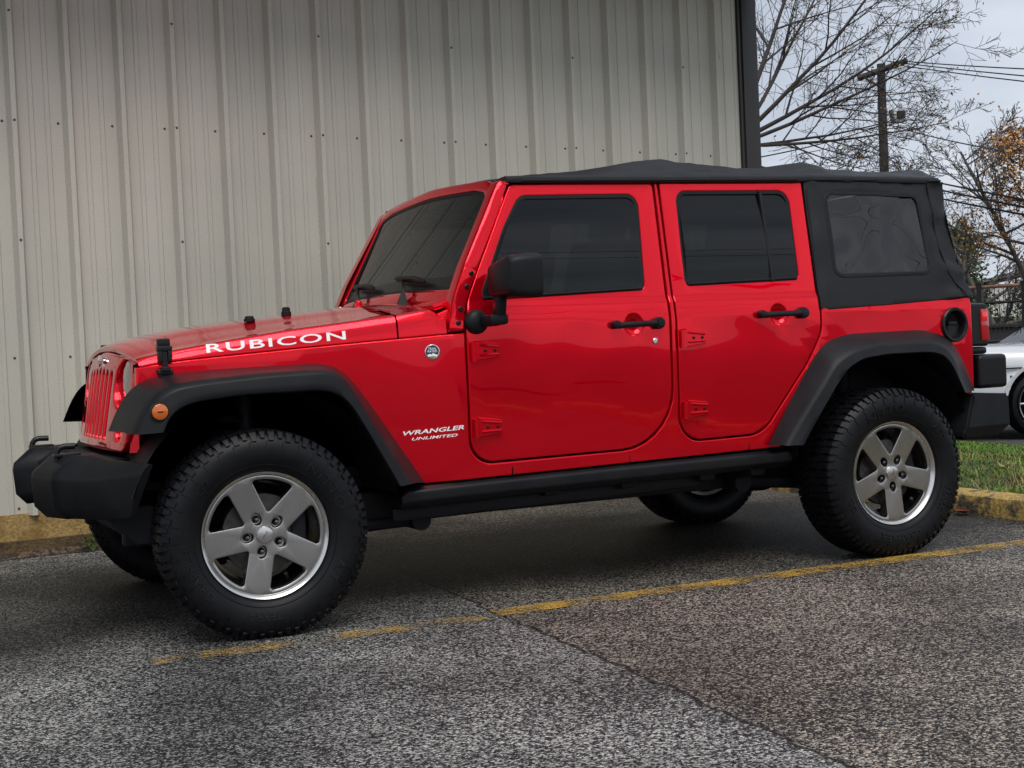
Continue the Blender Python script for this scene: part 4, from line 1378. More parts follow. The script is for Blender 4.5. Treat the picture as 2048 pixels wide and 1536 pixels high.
def make_wheel():
    bm = NB()
    lathe(bm, [(0.02, -0.045), (0.150, -0.045), (0.152, -0.035), (0.152, -0.02), (0.150, -0.012), (0.08, -0.01), (0.08, 0.06), (0.02, 0.06)], 48, 'Y')
    wh = obj('wheel', bm, M_steel)
    bm = NB()
    add_box(bm, (0.135, -0.03, 0.03), (0.06, 0.05, 0.15), bev=0.012)
    obj('brake_caliper', bm, M_under, wh, local=True)
    obj('rim', rim_mesh(), M_alloy, wh, local=True, wn=True)
    obj('rim_lip', lip_mesh(), M_lip, wh, local=True)
    for k in range(5): obj('wheel_nut', nuts_mesh(k), M_nut, wh, local=True)
    bm = NB()
    lathe(bm, [(0.0325, -0.080), (0.0325, -0.092), (0.030, -0.0955), (0.020, -0.0975), (0.0001, -0.098)], 36, 'Y')
    obj('centre_cap', bm, M_lip, wh, local=True)
    bm = NB()
    add_text(bm, fit_text('Jeep', 0.034, 0.013, extrude=0.1, offset=0.0), lambda x, y, z: (-(x*0.55-(y-0.007)*0.83), -0.0982-max(0, z)*0.004, -(x*0.83+(y-0.007)*0.55)))
    obj('cap_lettering', bm, M_nut, wh, local=True, flat=True)
    bm = NB()
    va = R(SP0+36)
    tube(bm, [(math.cos(va)*0.19, -0.075, math.sin(va)*0.19), (math.cos(va)*0.172, -0.088, math.sin(va)*0.172)], 0.005, 8)
    tube(bm, [(math.cos(va)*0.176, -0.085, math.sin(va)*0.176), (math.cos(va)*0.164, -0.094, math.sin(va)*0.164)], 0.0075, 8)
    obj('tyre_valve', bm, M_rubber, wh, local=True)
    return wh
ZW = 0.382
wheel0 = make_wheel()
def place_wheel(w_, x, y, steer, far, roll, troll):
    w_.parent = CAR
    w_.matrix_parent_inverse = WM[CAR.name].inverted()
    w_.location = (x, y, ZW)
    w_.rotation_mode = 'XYZ'
    w_.rotation_euler = (0, roll, steer+(PI if far else 0))
    # tyre: built upright in wheel space so that its foot is flat, then counter-rolled
    tb = tyre_parts()
    bmesh.ops.rotate(tb, verts=tb.verts[:], cent=(0, 0, 0), matrix=Matrix.Rotation(roll, 3, 'Y'))
    squash(tb, 0, ZW)
    bmesh.ops.rotate(tb, verts=tb.verts[:], cent=(0, 0, 0), matrix=Matrix.Rotation(-roll, 3, 'Y'))
    ty = obj('tyre', tb, M_rubber, w_, local=True, angle=28)
    for tb in tyre_text(troll): obj('tyre_lettering', tb, M_tyretext, w_, local=True, flat=True)
wheels = [wheel0]+[copy_tree(wheel0) for _ in range(3)]
YW = 0.792
place_wheel(wheels[0], 0.0, -YW, R(-4.7), False, 0.0, 0.0)
place_wheel(wheels[1], 2.946, -YW, 0.0, False, R(-14.5), R(14.5+38))
place_wheel(wheels[2], 0.0, YW, R(-4.7), True, R(20), 0.0)
place_wheel(wheels[3], 2.946, YW, 0.0, True, R(50), 0.0)

# ---- sill rail, frame, axles
for s in (1, -1):
    bm = NB()
    rings = []
    for x, z in ((0.575, 0.452), (0.60, 0.462), (0.95, 0.470), (1.5, 0.478), (2.0, 0.484), (2.44, 0.490), (2.455, 0.488)):
        e = 0.6 if x in (0.575, 2.455) else 1.0
        sec = rp([(0.665, z-0.05*e), (0.765, z-0.045*e, 0.015), (0.795, z-0.02, 0.015), (0.797, z+0.022*e, 0.015), (0.77, z+0.036*e, 0.01), (0.665, z+0.04*e)], 5)
        rings.append([(x, -s*y, zz) for y, zz in sec])
    loft(bm, rings, True, True)
    P('sill_rail', bm, M_black, angle=50)
    bm = NB()
    add_box(bm, (1.55, -s*0.46, 0.40), (4.0, 0.07, 0.13), bev=0.012)
    add_box(bm, (1.30, -s*0.66, 0.395), (1.45, 0.04, 0.055), rot=Matrix.Rotation(R(-1), 3, 'Y'), bev=0.01)
    for x in (0.72, 1.28, 1.65, 2.05, 2.32):
        hexa(bm, [(x-0.05, -s*0.42, 0.36), (x+0.05, -s*0.42, 0.36), (x+0.035, -s*0.72, 0.41), (x-0.035, -s*0.72, 0.41), (x-0.06, -s*0.42, 0.46), (x+0.06, -s*0.42, 0.46), (x+0.05, -s*0.72, 0.47), (x-0.05, -s*0.72, 0.47)], 0.004)
    # lower arm with its bush
    tube(bm, [(0.10, -s*0.50, 0.32), (0.75, -s*0.48, 0.335)], 0.028, 10)
    tube(bm, [(0.75, -s*0.55, 0.335), (0.75, -s*0.42, 0.335)], 0.042, 16)
    tube(bm, [(2.83, -s*0.52, 0.32), (2.32, -s*0.55, 0.37)], 0.028, 10)
    tube(bm, [(2.32, -s*0.60, 0.37), (2.32, -s*0.46, 0.37)], 0.045, 16)
    tube(bm, [(3.02, -s*0.40, 0.34), (3.02, -s*0.46, 0.85)], 0.035, 12)
    tube(bm, [(0.06, -s*0.46, 0.38), (0.05, -s*0.44, 0.9)], 0.035, 12)
    for k in range(7):
        lathe(bm, [(0.060, 0.0), (0.068, 0.012), (0.060, 0.024)], 18, 'Z', (-0.02, -s*0.45, 0.46+k*0.055))
    P('chassis_rail', bm, M_under, wn=False)
bm = NB()
for x in (0.0, 2.946):
    tube(bm, [(x, -0.66, 0.382), (x, 0.66, 0.382)], 0.042, 14)
    bmesh.ops.create_uvsphere(bm, u_segments=20, v_segments=14, radius=0.155, matrix=Matrix.Translation((x, 0.18, 0.375)))
tube(bm, [(0.1, 0.2, 0.40), (1.2, 0.15, 0.45), (2.8, 0.18, 0.40)], 0.035, 10)
P('axle', bm, M_under)
bm = NB()
add_box(bm, (1.15, 0.05, 0.40), (0.95, 0.80, 0.14), bev=0.03)
hexa(bm, [(0.62, -0.40, 0.315), (1.42, -0.38, 0.325), (1.42, 0.4, 0.325), (0.62, 0.4, 0.315), (0.55, -0.45, 0.42), (1.55, -0.45, 0.42), (1.55, 0.45, 0.42), (0.55, 0.45, 0.42)], 0.01)
add_box(bm, (2.05, 0.28, 0.42), (0.75, 0.42, 0.20), bev=0.04)
P('skid_plate', bm, M_under)
bm = NB()
add_box(bm, (3.40, 0.0, 0.46), (0.26, 0.9, 0.18), bev=0.04)
P('silencer', bm, M_under)
# ---- front bumper
YB = [0.865, 0.855, 0.80, 0.70, 0.60, 0.53, 0.462, 0.452, 0.33, 0.31, 0.285, 0.262, 0.245, 0.10, 0.0]
def bump_sec(y):
    a = abs(y)
    xf = interp(a, [0.0, 0.245, 0.262, 0.285, 0.31, 0.33, 0.452, 0.462, 0.865], [-0.655, -0.655, -0.675, -0.735, -0.758, -0.752, -0.702, -0.674, -0.430])
    xb = interp(a, [0.0, 0.5, 0.865], [-0.52, -0.52, -0.400])
    zt = interp(a, [0.0, 0.24, 0.30, 0.5, 0.55, 0.60, 0.865], [0.672, 0.672, 0.700, 0.698, 0.690, 0.684, 0.676])
    zb = interp(a, [0.0, 0.24, 0.30, 0.5, 0.70, 0.865], [0.49, 0.49, 0.462, 0.460, 0.462, 0.480])
    ch = interp(a, [0.0, 0.24, 0.30, 0.48, 0.55, 0.865], [0.03, 0.03, 0.060, 0.062, 0.058, 0.018])
    dp = xb-xf
    cx_ = min(interp(a, [0.0, 0.30, 0.50, 0.865], [0.04, 0.075, 0.085, 0.03]), dp*0.6)
    xb_ = interp(a, [0.0, 0.5, 0.865], [-0.52, -0.52, -0.395])
    pts = [(xb, zt-0.002), (xf+cx_, zt), (xf+0.006, zt-ch), (xf, zt-ch-0.03), (xf+0.008, zb+0.045), (xf+min(0.05, dp*0.5), zb), (xb, zb+0.006)]
    def XF(q): return interp(q, [0.0, 0.245, 0.262, 0.285, 0.31, 0.33, 0.452, 0.462, 0.865], [-0.655, -0.655, -0.675, -0.735, -0.758, -0.752, -0.702, -0.674, -0.430])
    k = smooth(0.52, 0.865, a)*0.095
    out = []
    for x, z in pts:
        y2 = a-k*(zt-z)/(zt-zb)
        out.append((x+XF(y2)-XF(a), math.copysign(y2, y), z))
    return out
ysall = [-y for y in YB]+[y for y in reversed(YB[:-1])]
def densify(a, m):
    out = []
    for p, q in zip(a[:-1], a[1:]):
        k = max(1, int(abs(q-p)/m)); out += [p+(q-p)*i/k for i in range(k)]
    return out+[a[-1]]
bm = NB()
loft(bm, [bump_sec(y) for y in ysall], True, True)
es = [e for e in bm.edges if len(e.link_faces) == 2 and e.calc_face_angle(0) > 0.30]
bmesh.ops.bevel(bm, geom=es, offset=0.007, segments=2, affect='EDGES')
BUMP = P('front_bumper', bm, M_black, wn=True, angle=50)
bm = NB()
add_box(bm, (-0.47, 0, 0.665), (0.16, 1.0, 0.03), bev=0.008)
add_box(bm, (-0.50, 0, 0.58), (0.10, 1.1, 0.14))
P('bumper_beam', bm, M_under)
# chin below the bumper
bm = NB()
loft(bm, [[(-0.56, y, 0.50), (-0.50, y, 0.42), (-0.42, y, 0.36), (-0.36, y, 0.36), (-0.36, y, 0.50)] for y in (-0.62, -0.3, 0.3, 0.62)], True, True)
tube(bm, [(-0.16, -0.55, 0.36), (-0.17, 0.6, 0.38)], 0.022, 8)
tube(bm, [(-0.36, -0.52, 0.45), (-0.1, -0.5, 0.36)], 0.03, 8)
P('air_dam', bm, M_under)
for s in (1, -1):
    bm = NB()
    y = -s*0.375
    tube(bm, [(-0.668, y, 0.64), (-0.668, y, 0.695), (-0.665, y, 0.715), (-0.655, y, 0.728), (-0.638, y, 0.733), (-0.598, y, 0.732)], [0.014, 0.0115, 0.0115, 0.0115, 0.0115, 0.012], 12)
    add_box(bm, (-0.63, y, 0.70), (0.10, 0.05, 0.012), bev=0.003)
    P('tow_hook', bm, M_gloss)

# ---- mirrors
def mirror_parts(s):
    bm = NB()
    def q(x, y, z): return Vector((x, -s*y, z))
    # rounded head: outline in (y,z) swept in x, front face smaller
    secs = []
    for x, k, dz in ((0.955, 0.55, 0.0), (0.962, 0.74, 0.0), (0.985, 0.88, 0.0), (1.02, 0.97, 0), (1.05, 1.0, 0), (1.083, 1.0, 0), (1.092, 0.97, 0)):
        cy, cz = 0.965, 1.318
        o = rp([(0.842, 1.232, 0.035), (1.085, 1.226, 0.03), (1.090, 1.392, 0.03), (1.05, 1.404, 0.03), (0.850, 1.372, 0.03)], 6)
        ky = 1-(1-k)*0.35; kz = 1-(1-k)*0.55
        xx = x
        secs.append([q(xx-0.0, cy+(a-cy)*ky, cz+(b-cz)*kz) for a, b in o])
    loft(bm, secs, True, True)
    b2 = NB()
    lathe_c = on_side(0.925, 1.145, 0.0, s)
    lathe(b2, [(0.050, 0.004*s), (0.050, -0.012*s), (0.044, -0.024*s), (0.030, -0.034*s), (0.0005, -0.036*s)], 32, 'Y', lathe_c)
    hexa(b2, [q(0.930, 0.82, 1.120), q(1.010, 0.82, 1.125), q(1.012, 0.93, 1.130), q(0.935, 0.93, 1.128), q(0.925, 0.82, 1.166), q(1.010, 0.82, 1.166), q(1.012, 0.93, 1.170), q(0.930, 0.93, 1.170)], 0.010)
    hexa(b2, [q(0.962, 0.872, 1.160), q(1.004, 0.872, 1.160), q(1.004, 0.925, 1.160), q(0.962, 0.925, 1.160), q(0.968, 0.880, 1.245), q(1.008, 0.880, 1.245), q(1.008, 0.935, 1.245), q(0.968, 0.935, 1.245)], 0.008)
    b3 = NB()
    o = shrink(rp([(0.842, 1.232, 0.035), (1.085, 1.226, 0.03), (1.090, 1.392, 0.03), (1.05, 1.404, 0.03), (0.850, 1.372, 0.03)], 6), 0.012)
    b3.faces.new([b3.verts.new(q(1.0935, a, b)) for a, b in o])
    return bm, b2, b3
for s in (1,):
    a, b, c = mirror_parts(s)
    mo = P('wing_mirror', a, M_black, angle=50)
    P('mirror_arm', b, M_black, mo, angle=40)
    P('mirror_glass', c, M_chrome, mo, flat=True)

# ---- soft top
RX = [1.128, 1.165, 1.26, 1.43, 1.637, 1.80, 1.893, 1.947, 2.067, 2.35, 2.54, 2.66, 2.72, 2.78, 2.853, 3.09, 3.284, 3.415, 3.480, 3.510, 3.522]
RZ = [1.742, 1.752, 1.762, 1.773, 1.800, 1.824, 1.841, 1.842, 1.826, 1.811, 1.809, 1.826, 1.839, 1.834, 1.812, 1.802, 1.804, 1.816, 1.808, 1.778, 1.740]
def roof_sec(x):
    zr = interp(x, RX, RZ)
    ze = 1.722+0.018*(x-1.15)/1.5 if x < 2.65 else 1.742-0.006*(x-2.65)
    ye = 0.715-0.006*smooth(3.3, 3.5, x)
    ridge = 0.5*math.exp(-((x-1.93)/0.07)**2)+0.5*math.exp(-((x-2.73)/0.06)**2)
    pts = [(ye-0.03, ze-0.006), (ye, ze-0.004), (ye+0.004, ze+0.012), (ye-0.002, ze+0.022)]
    h = zr-ze-0.022
    for t in (0.12, 0.25, 0.4, 0.55, 0.7, 0.85, 1.0):
        yy = ye-0.002-(0.115)*t
        # slack cloth sags between the bows
        cv = t**0.85 if h > 0 else t
        wr = 0.009*noise.noise(Vector((x*4, t*3, 1)))+0.005*noise.noise(Vector((x*16, t*6, 7)))
        pts.append((yy, ze+0.022+h*cv*(1-0.12*math.sin(PI*t)*(1-ridge*2))+wr))
    for t in (0.25, 0.5, 0.75, 1.0):
        pts.append(((ye-0.117)*(1-t), zr+0.022*(1-(1-t)**2)))
    def rx_(a): return x-0.085*smooth(3.33, 3.52, x)*(abs(a)/0.72)**5
    return [Vector((rx_(a), -a, b)) for a, b in pts]+[Vector((rx_(a), a, b)) for a, b in reversed(pts[:-1])]
xs = densify(RX, 0.035)
bm = NB()
V = loft(bm, [roof_sec(x) for x in xs], False, False)
bm.faces.new(V[0])
ROOF = P('soft_top', bm, M_cloth, angle=50)
def st_rear(z):   # rear edge of the side cloth
    return interp(z, [1.18, 1.21, 1.26, 1.35, 1.50, 1.62, 1.745], [3.575, 3.560, 3.530, 3.505, 3.482, 3.470, 3.462])
rear_edge = [(st_rear(z), z) for z in (1.185, 1.20, 1.22, 1.25, 1.30, 1.35, 1.42, 1.5, 1.58, 1.66, 1.74)]
sp_out = [(2.643, 1.140), (3.0, 1.153), (3.3, 1.166)]+rear_edge+[(3.2, 1.746), (2.9, 1.748), (2.643, 1.748)]
sw = rp([(2.747, 1.292, 0.05), (3.322, 1.296, 0.05), (3.302, 1.678, 0.05), (2.745, 1.688, 0.05)], 7)
def cloth_y(x, z):
    b = 0.80-0.155*(z-1.13)+0.004
    if x > 3.0: b -= 0.012*((x-3.0)/0.5)**2
    wr = 0.0
    edge = smooth(3.32, 3.45, x)
    wr += edge*(0.036*noise.noise(Vector((x*3, z*7, 2)))+0.014*noise.noise(Vector((x*9, z*18, 3))))
    wr += 0.006*noise.noise(Vector((x*4, z*5, 9)))*(1-smooth(1.28, 1.24, z)*0.3)
    wr += 0.008*smooth(1.70, 1.74, z)*noise.noise(Vector((x*14, z*4, 5)))
    wr -= 0.010*smooth(2.70, 2.645, x)
    return b+wr
for s in (1, -1):
    bm = NB()
    panel(bm, sp_out, [sw], cloth_y, 0.012, 0.004, [1.16+0.025*i for i in range(24)], [2.66+0.03*i for i in range(31)], s)
    sd_ = P('soft_top_side', bm, M_cloth, angle=60)
    def vy(x, z): return cloth_y(x, z)+0.0015
    bm = NB()
    panel(bm, shrink(sw, -0.006), [shrink(sw, 0.014)], vy, 0.003, 0.002, [1.31+0.03*i for i in range(13)], [2.77+0.04*i for i in range(14)], s)
    P('window_hem', bm, M_seal, sd_, angle=60)
    bm = NB()
    panel(bm, shrink(sw, 0.010), [], lambda x, z: cloth_y(x, z)-0.002+0.010*noise.noise(Vector((x*3.2, z*4, 1))), 0.002, 0, [1.31+0.02*i for i in range(19)], [2.76+0.025*i for i in range(23)], s)
    P('plastic_window', bm, M_vinyl, sd_, angle=80)
    # piping along the seams
    bm = NB()
    tube(bm, [on_side(2.645+0.001*i, 1.144+0.0555*i, 0.006, s) for i in range(11)], 0.005, 6)
    pts = [(x, z) for x, z in rear_edge]
    tube(bm, [Vector((x-0.095+0.03*smooth(1.3, 1.2, z), -s*(cloth_y(x-0.09, z)+0.001), z)) for x, z in pts], 0.0035, 6)
    tube(bm, [Vector((x, -s*(cloth_y(x, 1.745)+0.004), 1.744)) for x in [2.66+0.06*i for i in range(14)]], 0.006, 6)
    P('cloth_seam', bm, M_seal, sd_)
    # drip rail over the doors
    bm = NB()
    tube(bm, [Vector((x, -s*(side_y(x, 1.735)+0.012), 1.726+0.018*(x-1.15)/1.5)) for x in [1.20+0.1*i for i in range(15)]], 0.012, 8)
    P('drip_rail', bm, M_gloss, ROOF)
bm = NB()
loft(bm, [[Vector((st_rear(z)+0.02*smooth(0, 0.3, 0.7-abs(y)), y*(1-0.155*(z-1.13)/0.79), z)) for y in (-0.785, -0.7, -0.5, -0.25, 0, 0.25, 0.5, 0.7, 0.785)] for z in (1.185, 1.22, 1.26, 1.32, 1.4, 1.5, 1.6, 1.7, 1.75)], False, False)
P('soft_top_back', bm, M_cloth, angle=60)

# ---- rear end
bm = NB()
def fr(x, z, r, o): return None
rings = []
for r, o in ((0.083, -0.004), (0.083, 0.008), (0.078, 0.013), (0.068, 0.012), (0.062, 0.004), (0.060, -0.03), (0.0005, -0.045)):
    rings.append([on_side(3.432+math.cos(a)*r, 1.049+math.sin(a)*r*1.0, o) for a in [2*PI*k/48 for k in range(48)]])
loft(bm, rings, True, False)
add_box(bm, on_side(3.42, 1.055, -0.010), (0.05, 0.03, 0.018), bev=0.004)
P('fuel_filler', bm, M_gloss, angle=40)
for s in (1, -1):
    bm = NB()
    hexa(bm, [(3.555, -s*0.772, 0.940), (3.675, -s*0.765, 0.938), (3.675, -s*0.60, 0.938), (3.555, -s*0.60, 0.940), (3.555, -s*0.772, 1.150), (3.668, -s*0.765, 1.148), (3.668, -s*0.60, 1.148), (3.555, -s*0.60, 1.150)], 0.014, 3)
    tl = P('tail_light', bm, M_gloss, wn=True)
    bm = NB()
    hexa(bm, [(3.618, -s*0.7765, 0.965), (3.681, -s*0.766, 0.965), (3.681, -s*0.615, 0.965), (3.618, -s*0.7, 0.965), (3.618, -s*0.7755, 1.120), (3.675, -s*0.766, 1.120), (3.675, -s*0.615, 1.120), (3.618, -s*0.7, 1.120)], 0.006)
    P('red_lens', bm, M_redlens, tl)
    bm = NB()
    hexa(bm, [(3.622, -s*0.779, 1.060), (3.66, -s*0.7735, 1.060), (3.66, -s*0.75, 1.060), (3.622, -s*0.75, 1.060), (3.622, -s*0.779, 1.105), (3.66, -s*0.7735, 1.105), (3.66, -s*0.75, 1.105), (3.622, -s*0.75, 1.105)], 0.002)
    P('reflector', bm, M_redlens2, tl)
    # corner of the rear bumper
    bm = NB()
    hexa(bm, [(3.415, -s*0.842, 0.500), (3.640, -s*0.835, 0.498), (3.640, -s*0.50, 0.498), (3.415, -s*0.50, 0.500), (3.420, -s*0.868, 0.560), (3.712, -s*0.855, 0.556), (3.712, -s*0.50, 0.556), (3.420, -s*0.50, 0.560)], 0.0)
    hexa(bm, [(3.420, -s*0.868, 0.560), (3.712, -s*0.855, 0.556), (3.712, -s*0.50, 0.556), (3.420, -s*0.50, 0.560), (3.470, -s*0.862, 0.716), (3.712, -s*0.850, 0.706), (3.712, -s*0.50, 0.706), (3.470, -s*0.50, 0.716)], 0.0)
    bmesh.ops.remove_doubles(bm, verts=bm.verts[:], dist=1e-4)
    es = [e for e in bm.edges if len(e.link_faces) == 2 and e.calc_face_angle(0) > 0.3]
    bmesh.ops.bevel(bm, geom=es, offset=0.012, segments=2, affect='EDGES')
    P('rear_bumper_end', bm, M_black, wn=True)
bm = NB()
add_box(bm, (3.66, 0, 0.60), (0.10, 1.1, 0.20), bev=0.015)
P('rear_bumper', bm, M_black)
bm = NB()
add_box(bm, (3.685, -0.63, 0.815), (0.185, 0.30, 0.165), bev=0.022, seg=3)
PB = P('number_plate_holder', bm, M_gloss, wn=True)
bm = NB()
add_box(bm, (3.62, -0.66, 0.918), (0.11, 0.18, 0.035), bev=0.012)
P('plate_lamp', bm, M_gloss, PB)
bm = NB()
add_box(bm, (3.60, -0.62, 0.925), (0.015, 0.010, 0.03))
# ---- seats
def seat(x, y, w_):
    bm = NB()
    add_box(bm, (x, y, 0.93), (0.48, w_, 0.16), bev=0.05)
    add_box(bm, (x+0.27, y, 1.22), (0.13, w_*0.94, 0.58), rot=Matrix.Rotation(R(14), 3, 'Y'), bev=0.05)
    add_box(bm, (x+0.37, y, 1.58), (0.09, w_*0.52, 0.17), rot=Matrix.Rotation(R(10), 3, 'Y'), bev=0.035)
    P('seat', bm, M_seat)
for y in (-0.38, 0.38): seat(1.42, y, 0.48)
seat(2.42, 0, 1.15)
bm = NB()
add_box(bm, (1.0, 0, 1.17), (0.22, 1.35, 0.16), bev=0.04)
P('dashboard', bm, M_gloss)
bm = NB()
rings = []
for k in range(28):
    a = 2*PI*k/28
    c = Vector((1.19+0.05*math.sin(a)*1.0, -0.36+0.18*math.cos(a), 1.22+0.17*math.sin(a)))
    rings.append(c)
tube(bm, rings+[rings[0]], 0.014, 8, False)
P('steering_wheel', bm, M_gloss)

# ================================================================== TREES AND BACKGROUND
def ray(p, q, t): return p+(q-p)*t
def branch(segs, p, d, length, r, level, rng, par):
    """random walk of one limb; appends (points, radii) and recurses"""
    n = max(3, int(length/par['step'][level]))
    pts = [p.copy()]; rad = [r]
    d = d.normalized()
    for i in range(n):
        t = (i+1)/n
        j = par['wig'][level]
        d = (d+Vector((rng.uniform(-j, j), rng.uniform(-j, j), rng.uniform(-j, j)+par['lift'][level]))).normalized()
        p = p+d*(length/n)
        pts.append(p.copy()); rad.append(max(par['rmin'], r*(1-0.85*t)))
    segs.append((pts, rad, level))
    if level+1 < len(par['num']):
        k = par['num'][level]
        for c in range(k):
            t = par['start'][level]+(1-par['start'][level])*(c+rng.random())/k
            i = min(n-1, int(t*n))
            base = pts[i].lerp(pts[i+1], t*n-i)
            ax = (pts[i+1]-pts[i]).normalized()
            side = ax.cross(Vector((rng.uniform(-1, 1), rng.uniform(-1, 1), rng.uniform(-1, 1)))).normalized()
            a = R(rng.uniform(*par['ang'][level]))
            nd = ax*math.cos(a)+side*math.sin(a)
            branch(segs, base, nd, length*rng.uniform(*par['len'][level])*(1.15-0.75*t), max(par['rmin'], rad[i]*0.55), level+1, rng, par)
def tree_mesh(segs):
    bm = NB()
    for pts, rad, lv in segs:
        tube(bm, pts, rad, (8, 6, 4, 3, 3)[lv], False)
    return bm
def leaves_mesh(segs, rng, n, size, lv=2, droop=0.4, gap=0.03):
    bm = NB()
    cand = [s for s in segs if s[2] >= lv]
    for i in range(n):
        pts = rng.choice(cand)[0]
        k = rng.randrange(len(pts))
        p = pts[k]+Vector((rng.gauss(0, gap), rng.gauss(0, gap), rng.gauss(0, gap)))
        a = Vector((rng.gauss(0, 1), rng.gauss(0, 1), rng.gauss(-droop, 0.7))).normalized()
        b = a.cross(Vector((rng.gauss(0, 1), rng.gauss(0, 1), rng.gauss(0, 1)))).normalized()
        s_ = size*rng.uniform(0.6, 1.3)
        c = a.cross(b)
        q = [p, p+a*s_*0.45+b*s_*0.3+c*s_*0.06, p+a*s_, p+a*s_*0.45-b*s_*0.3+c*s_*0.06]
        bm.faces.new([bm.verts.new(v) for v in q])
    return bm
RT = Vector((0.9037, -0.428, 0.0))      # across the view, used only to lay limbs out over the gap
def T(name, bm, m, parent, **kw): return obj(name, bm, m, parent, local=False, **kw)

# large bare tree behind the building corner
BT = empty('bare_tree', (7.75, 7.45, -0.05))
tag(BT, 'large bare tree with a few yellow leaves reaching out past the building corner', 'tree')
rng = random.Random(21)
segs = []
base = Vector((7.75, 7.45, -0.1))
trunk = [base+Vector((0.02*i*i*0.1, -0.01*i, 0.42*i)) for i in range(9)]
segs.append((trunk, [0.17-0.009*i for i in range(9)], 0))
par = dict(step=(0.3, 0.2, 0.13, 0.08, 0.06), wig=(0.05, 0.10, 0.16, 0.2, 0.2), lift=(0.03, 0.028, 0.02, 0.02, 0), rmin=0.0027,
           num=(10, 8, 6, 0), start=(0.18, 0.12, 0.15, 0.1), ang=((24, 55), (25, 60), (30, 65), (30, 60)), len=((0.38, 0.62), (0.35, 0.6), (0.35, 0.6), (0.3, 0.5)))
for (h, el, dep, ln, r) in ((3.28, -6, -0.1, 2.3, 0.022), (3.25, 3, 0.4, 2.4, 0.021), (3.28, 14, -0.4, 2.6, 0.025), (3.1, -16, 0.2, 1.9, 0.017),
                         (3.3, 28, 0.1, 2.9, 0.028), (3.3, 41, -0.35, 3.0, 0.03), (3.3, 54, 0.5, 2.9, 0.028), (3.3, 68, 0.1, 3.1, 0.034), (3.0, -28, 0.1, 1.5, 0.014)):
    d = RT*math.cos(R(el))+Vector((0, 0, math.sin(R(el))))+Vector((0.428, 0.9037, 0))*dep*0.7
    branch(segs, base+Vector((0.12, -0.08, h)), d, ln, r, 1-1, rng, par)
for (h, a, el) in ((3.3, 150, 40), (3.0, 210, 30), (3.3, 95, 60)):
    branch(segs, base+Vector((0.1, -0.05, h)), Vector((math.cos(R(a))*math.cos(R(el)), math.sin(R(a))*math.cos(R(el)), math.sin(R(el)))), 2.4, 0.05, 0, rng, dict(par, num=(6, 5, 3, 0)))
T('branches', tree_mesh(segs), M_bark, BT, angle=60)
T('yellow_leaves', leaves_mesh(segs, rng, 900, 0.038, 2, 0.9), M_leafy, BT, flat=True)

# bare tree at the right with a leaning grey trunk
def bare_tree(name, label, base, top, r0, seed, limbs, par, m, leaves=None, group=None, lo=0.38):
    root = empty(name, base)
    tag(root, label, 'tree', group)
    rng = random.Random(seed)
    segs = []
    b, t = Vector(base), Vector(top)
    pts = []
    n = 12
    for i in range(n+1):
        f = i/n
        p = b.lerp(t, f)+Vector((0.10*math.sin(f*5+seed), 0.10*math.cos(f*4), 0))*(f*(1-f)*2)
        pts.append(p)
    rad = [r0*(1-0.72*i/n) for i in range(n+1)]
    segs.append((pts, rad, 0))
    for k in range(limbs):
        f = lo+(1-lo)*(k+rng.random()*0.6)/limbs
        i = min(n-1, int(f*n))
        p = pts[i].lerp(pts[i+1], f*n-i)
        a = rng.uniform(0, 2*PI); el = R(rng.uniform(5, 62))
        d = Vector((math.cos(a)*math.cos(el), math.sin(a)*math.cos(el), math.sin(el)))
        branch(segs, p, d, par['L']*rng.uniform(0.65, 1.1)*(1.15-0.6*f), rad[i]*0.6, 0, rng, par)
    T('branches', tree_mesh(segs), m, root, angle=60)
    if leaves:
        nl, sz, lm, gap = leaves
        T('foliage', leaves_mesh(segs, rng, nl, sz, 1, 0.3, gap), lm, root, flat=True)
    return root
parR = dict(L=2.6, step=(0.25, 0.2, 0.15, 0.1), wig=(0.10, 0.14, 0.18, 0.2), lift=(0.015, 0.02, 0.02, 0.0), rmin=0.0048, num=(7, 6, 4, 0), start=(0.2, 0.15, 0.15, 0.1), ang=((22, 55), (25, 60), (25, 60), (30, 60)), len=((0.4, 0.65), (0.4, 0.62), (0.35, 0.6), (0.3, 0.5)))
bare_tree('bare_tree', 'slim bare tree with grey leaning trunk behind the black fence', (19.06, 13.0, -0.35), (17.3, 13.95, 4.2), 0.075, 5, 16, parR, M_bark2)
parO = dict(L=2.3, step=(0.25, 0.2, 0.15, 0.1), wig=(0.10, 0.14, 0.18, 0.2), lift=(0.015, 0.02, 0.02, 0.0), rmin=0.0045, num=(6, 5, 3, 0), start=(0.2, 0.15, 0.15, 0.1), ang=((22, 55), (25, 60), (25, 60), (30, 60)), len=((0.4, 0.65), (0.4, 0.62), (0.35, 0.6), (0.3, 0.5)))
bare_tree('autumn_tree', 'tree with thick orange autumn leaves at the right edge', (17.9, 12.65, -0.35), (17.85, 12.70, 3.95), 0.09, 9, 15, dict(parO, L=1.6, start=(0.3, 0.15, 0.15, 0.1)), M_bark, (5200, 0.070, M_orange, 0.17), None, 0.62)
bare_tree('bare_tree', 'low sprawling bare tree beside the dark evergreen', (21.4, 16.6, -0.4), (20.2, 17.4, 2.7), 0.12, 14, 12, dict(parR, L=2.4, rmin=0.006), M_bark2)

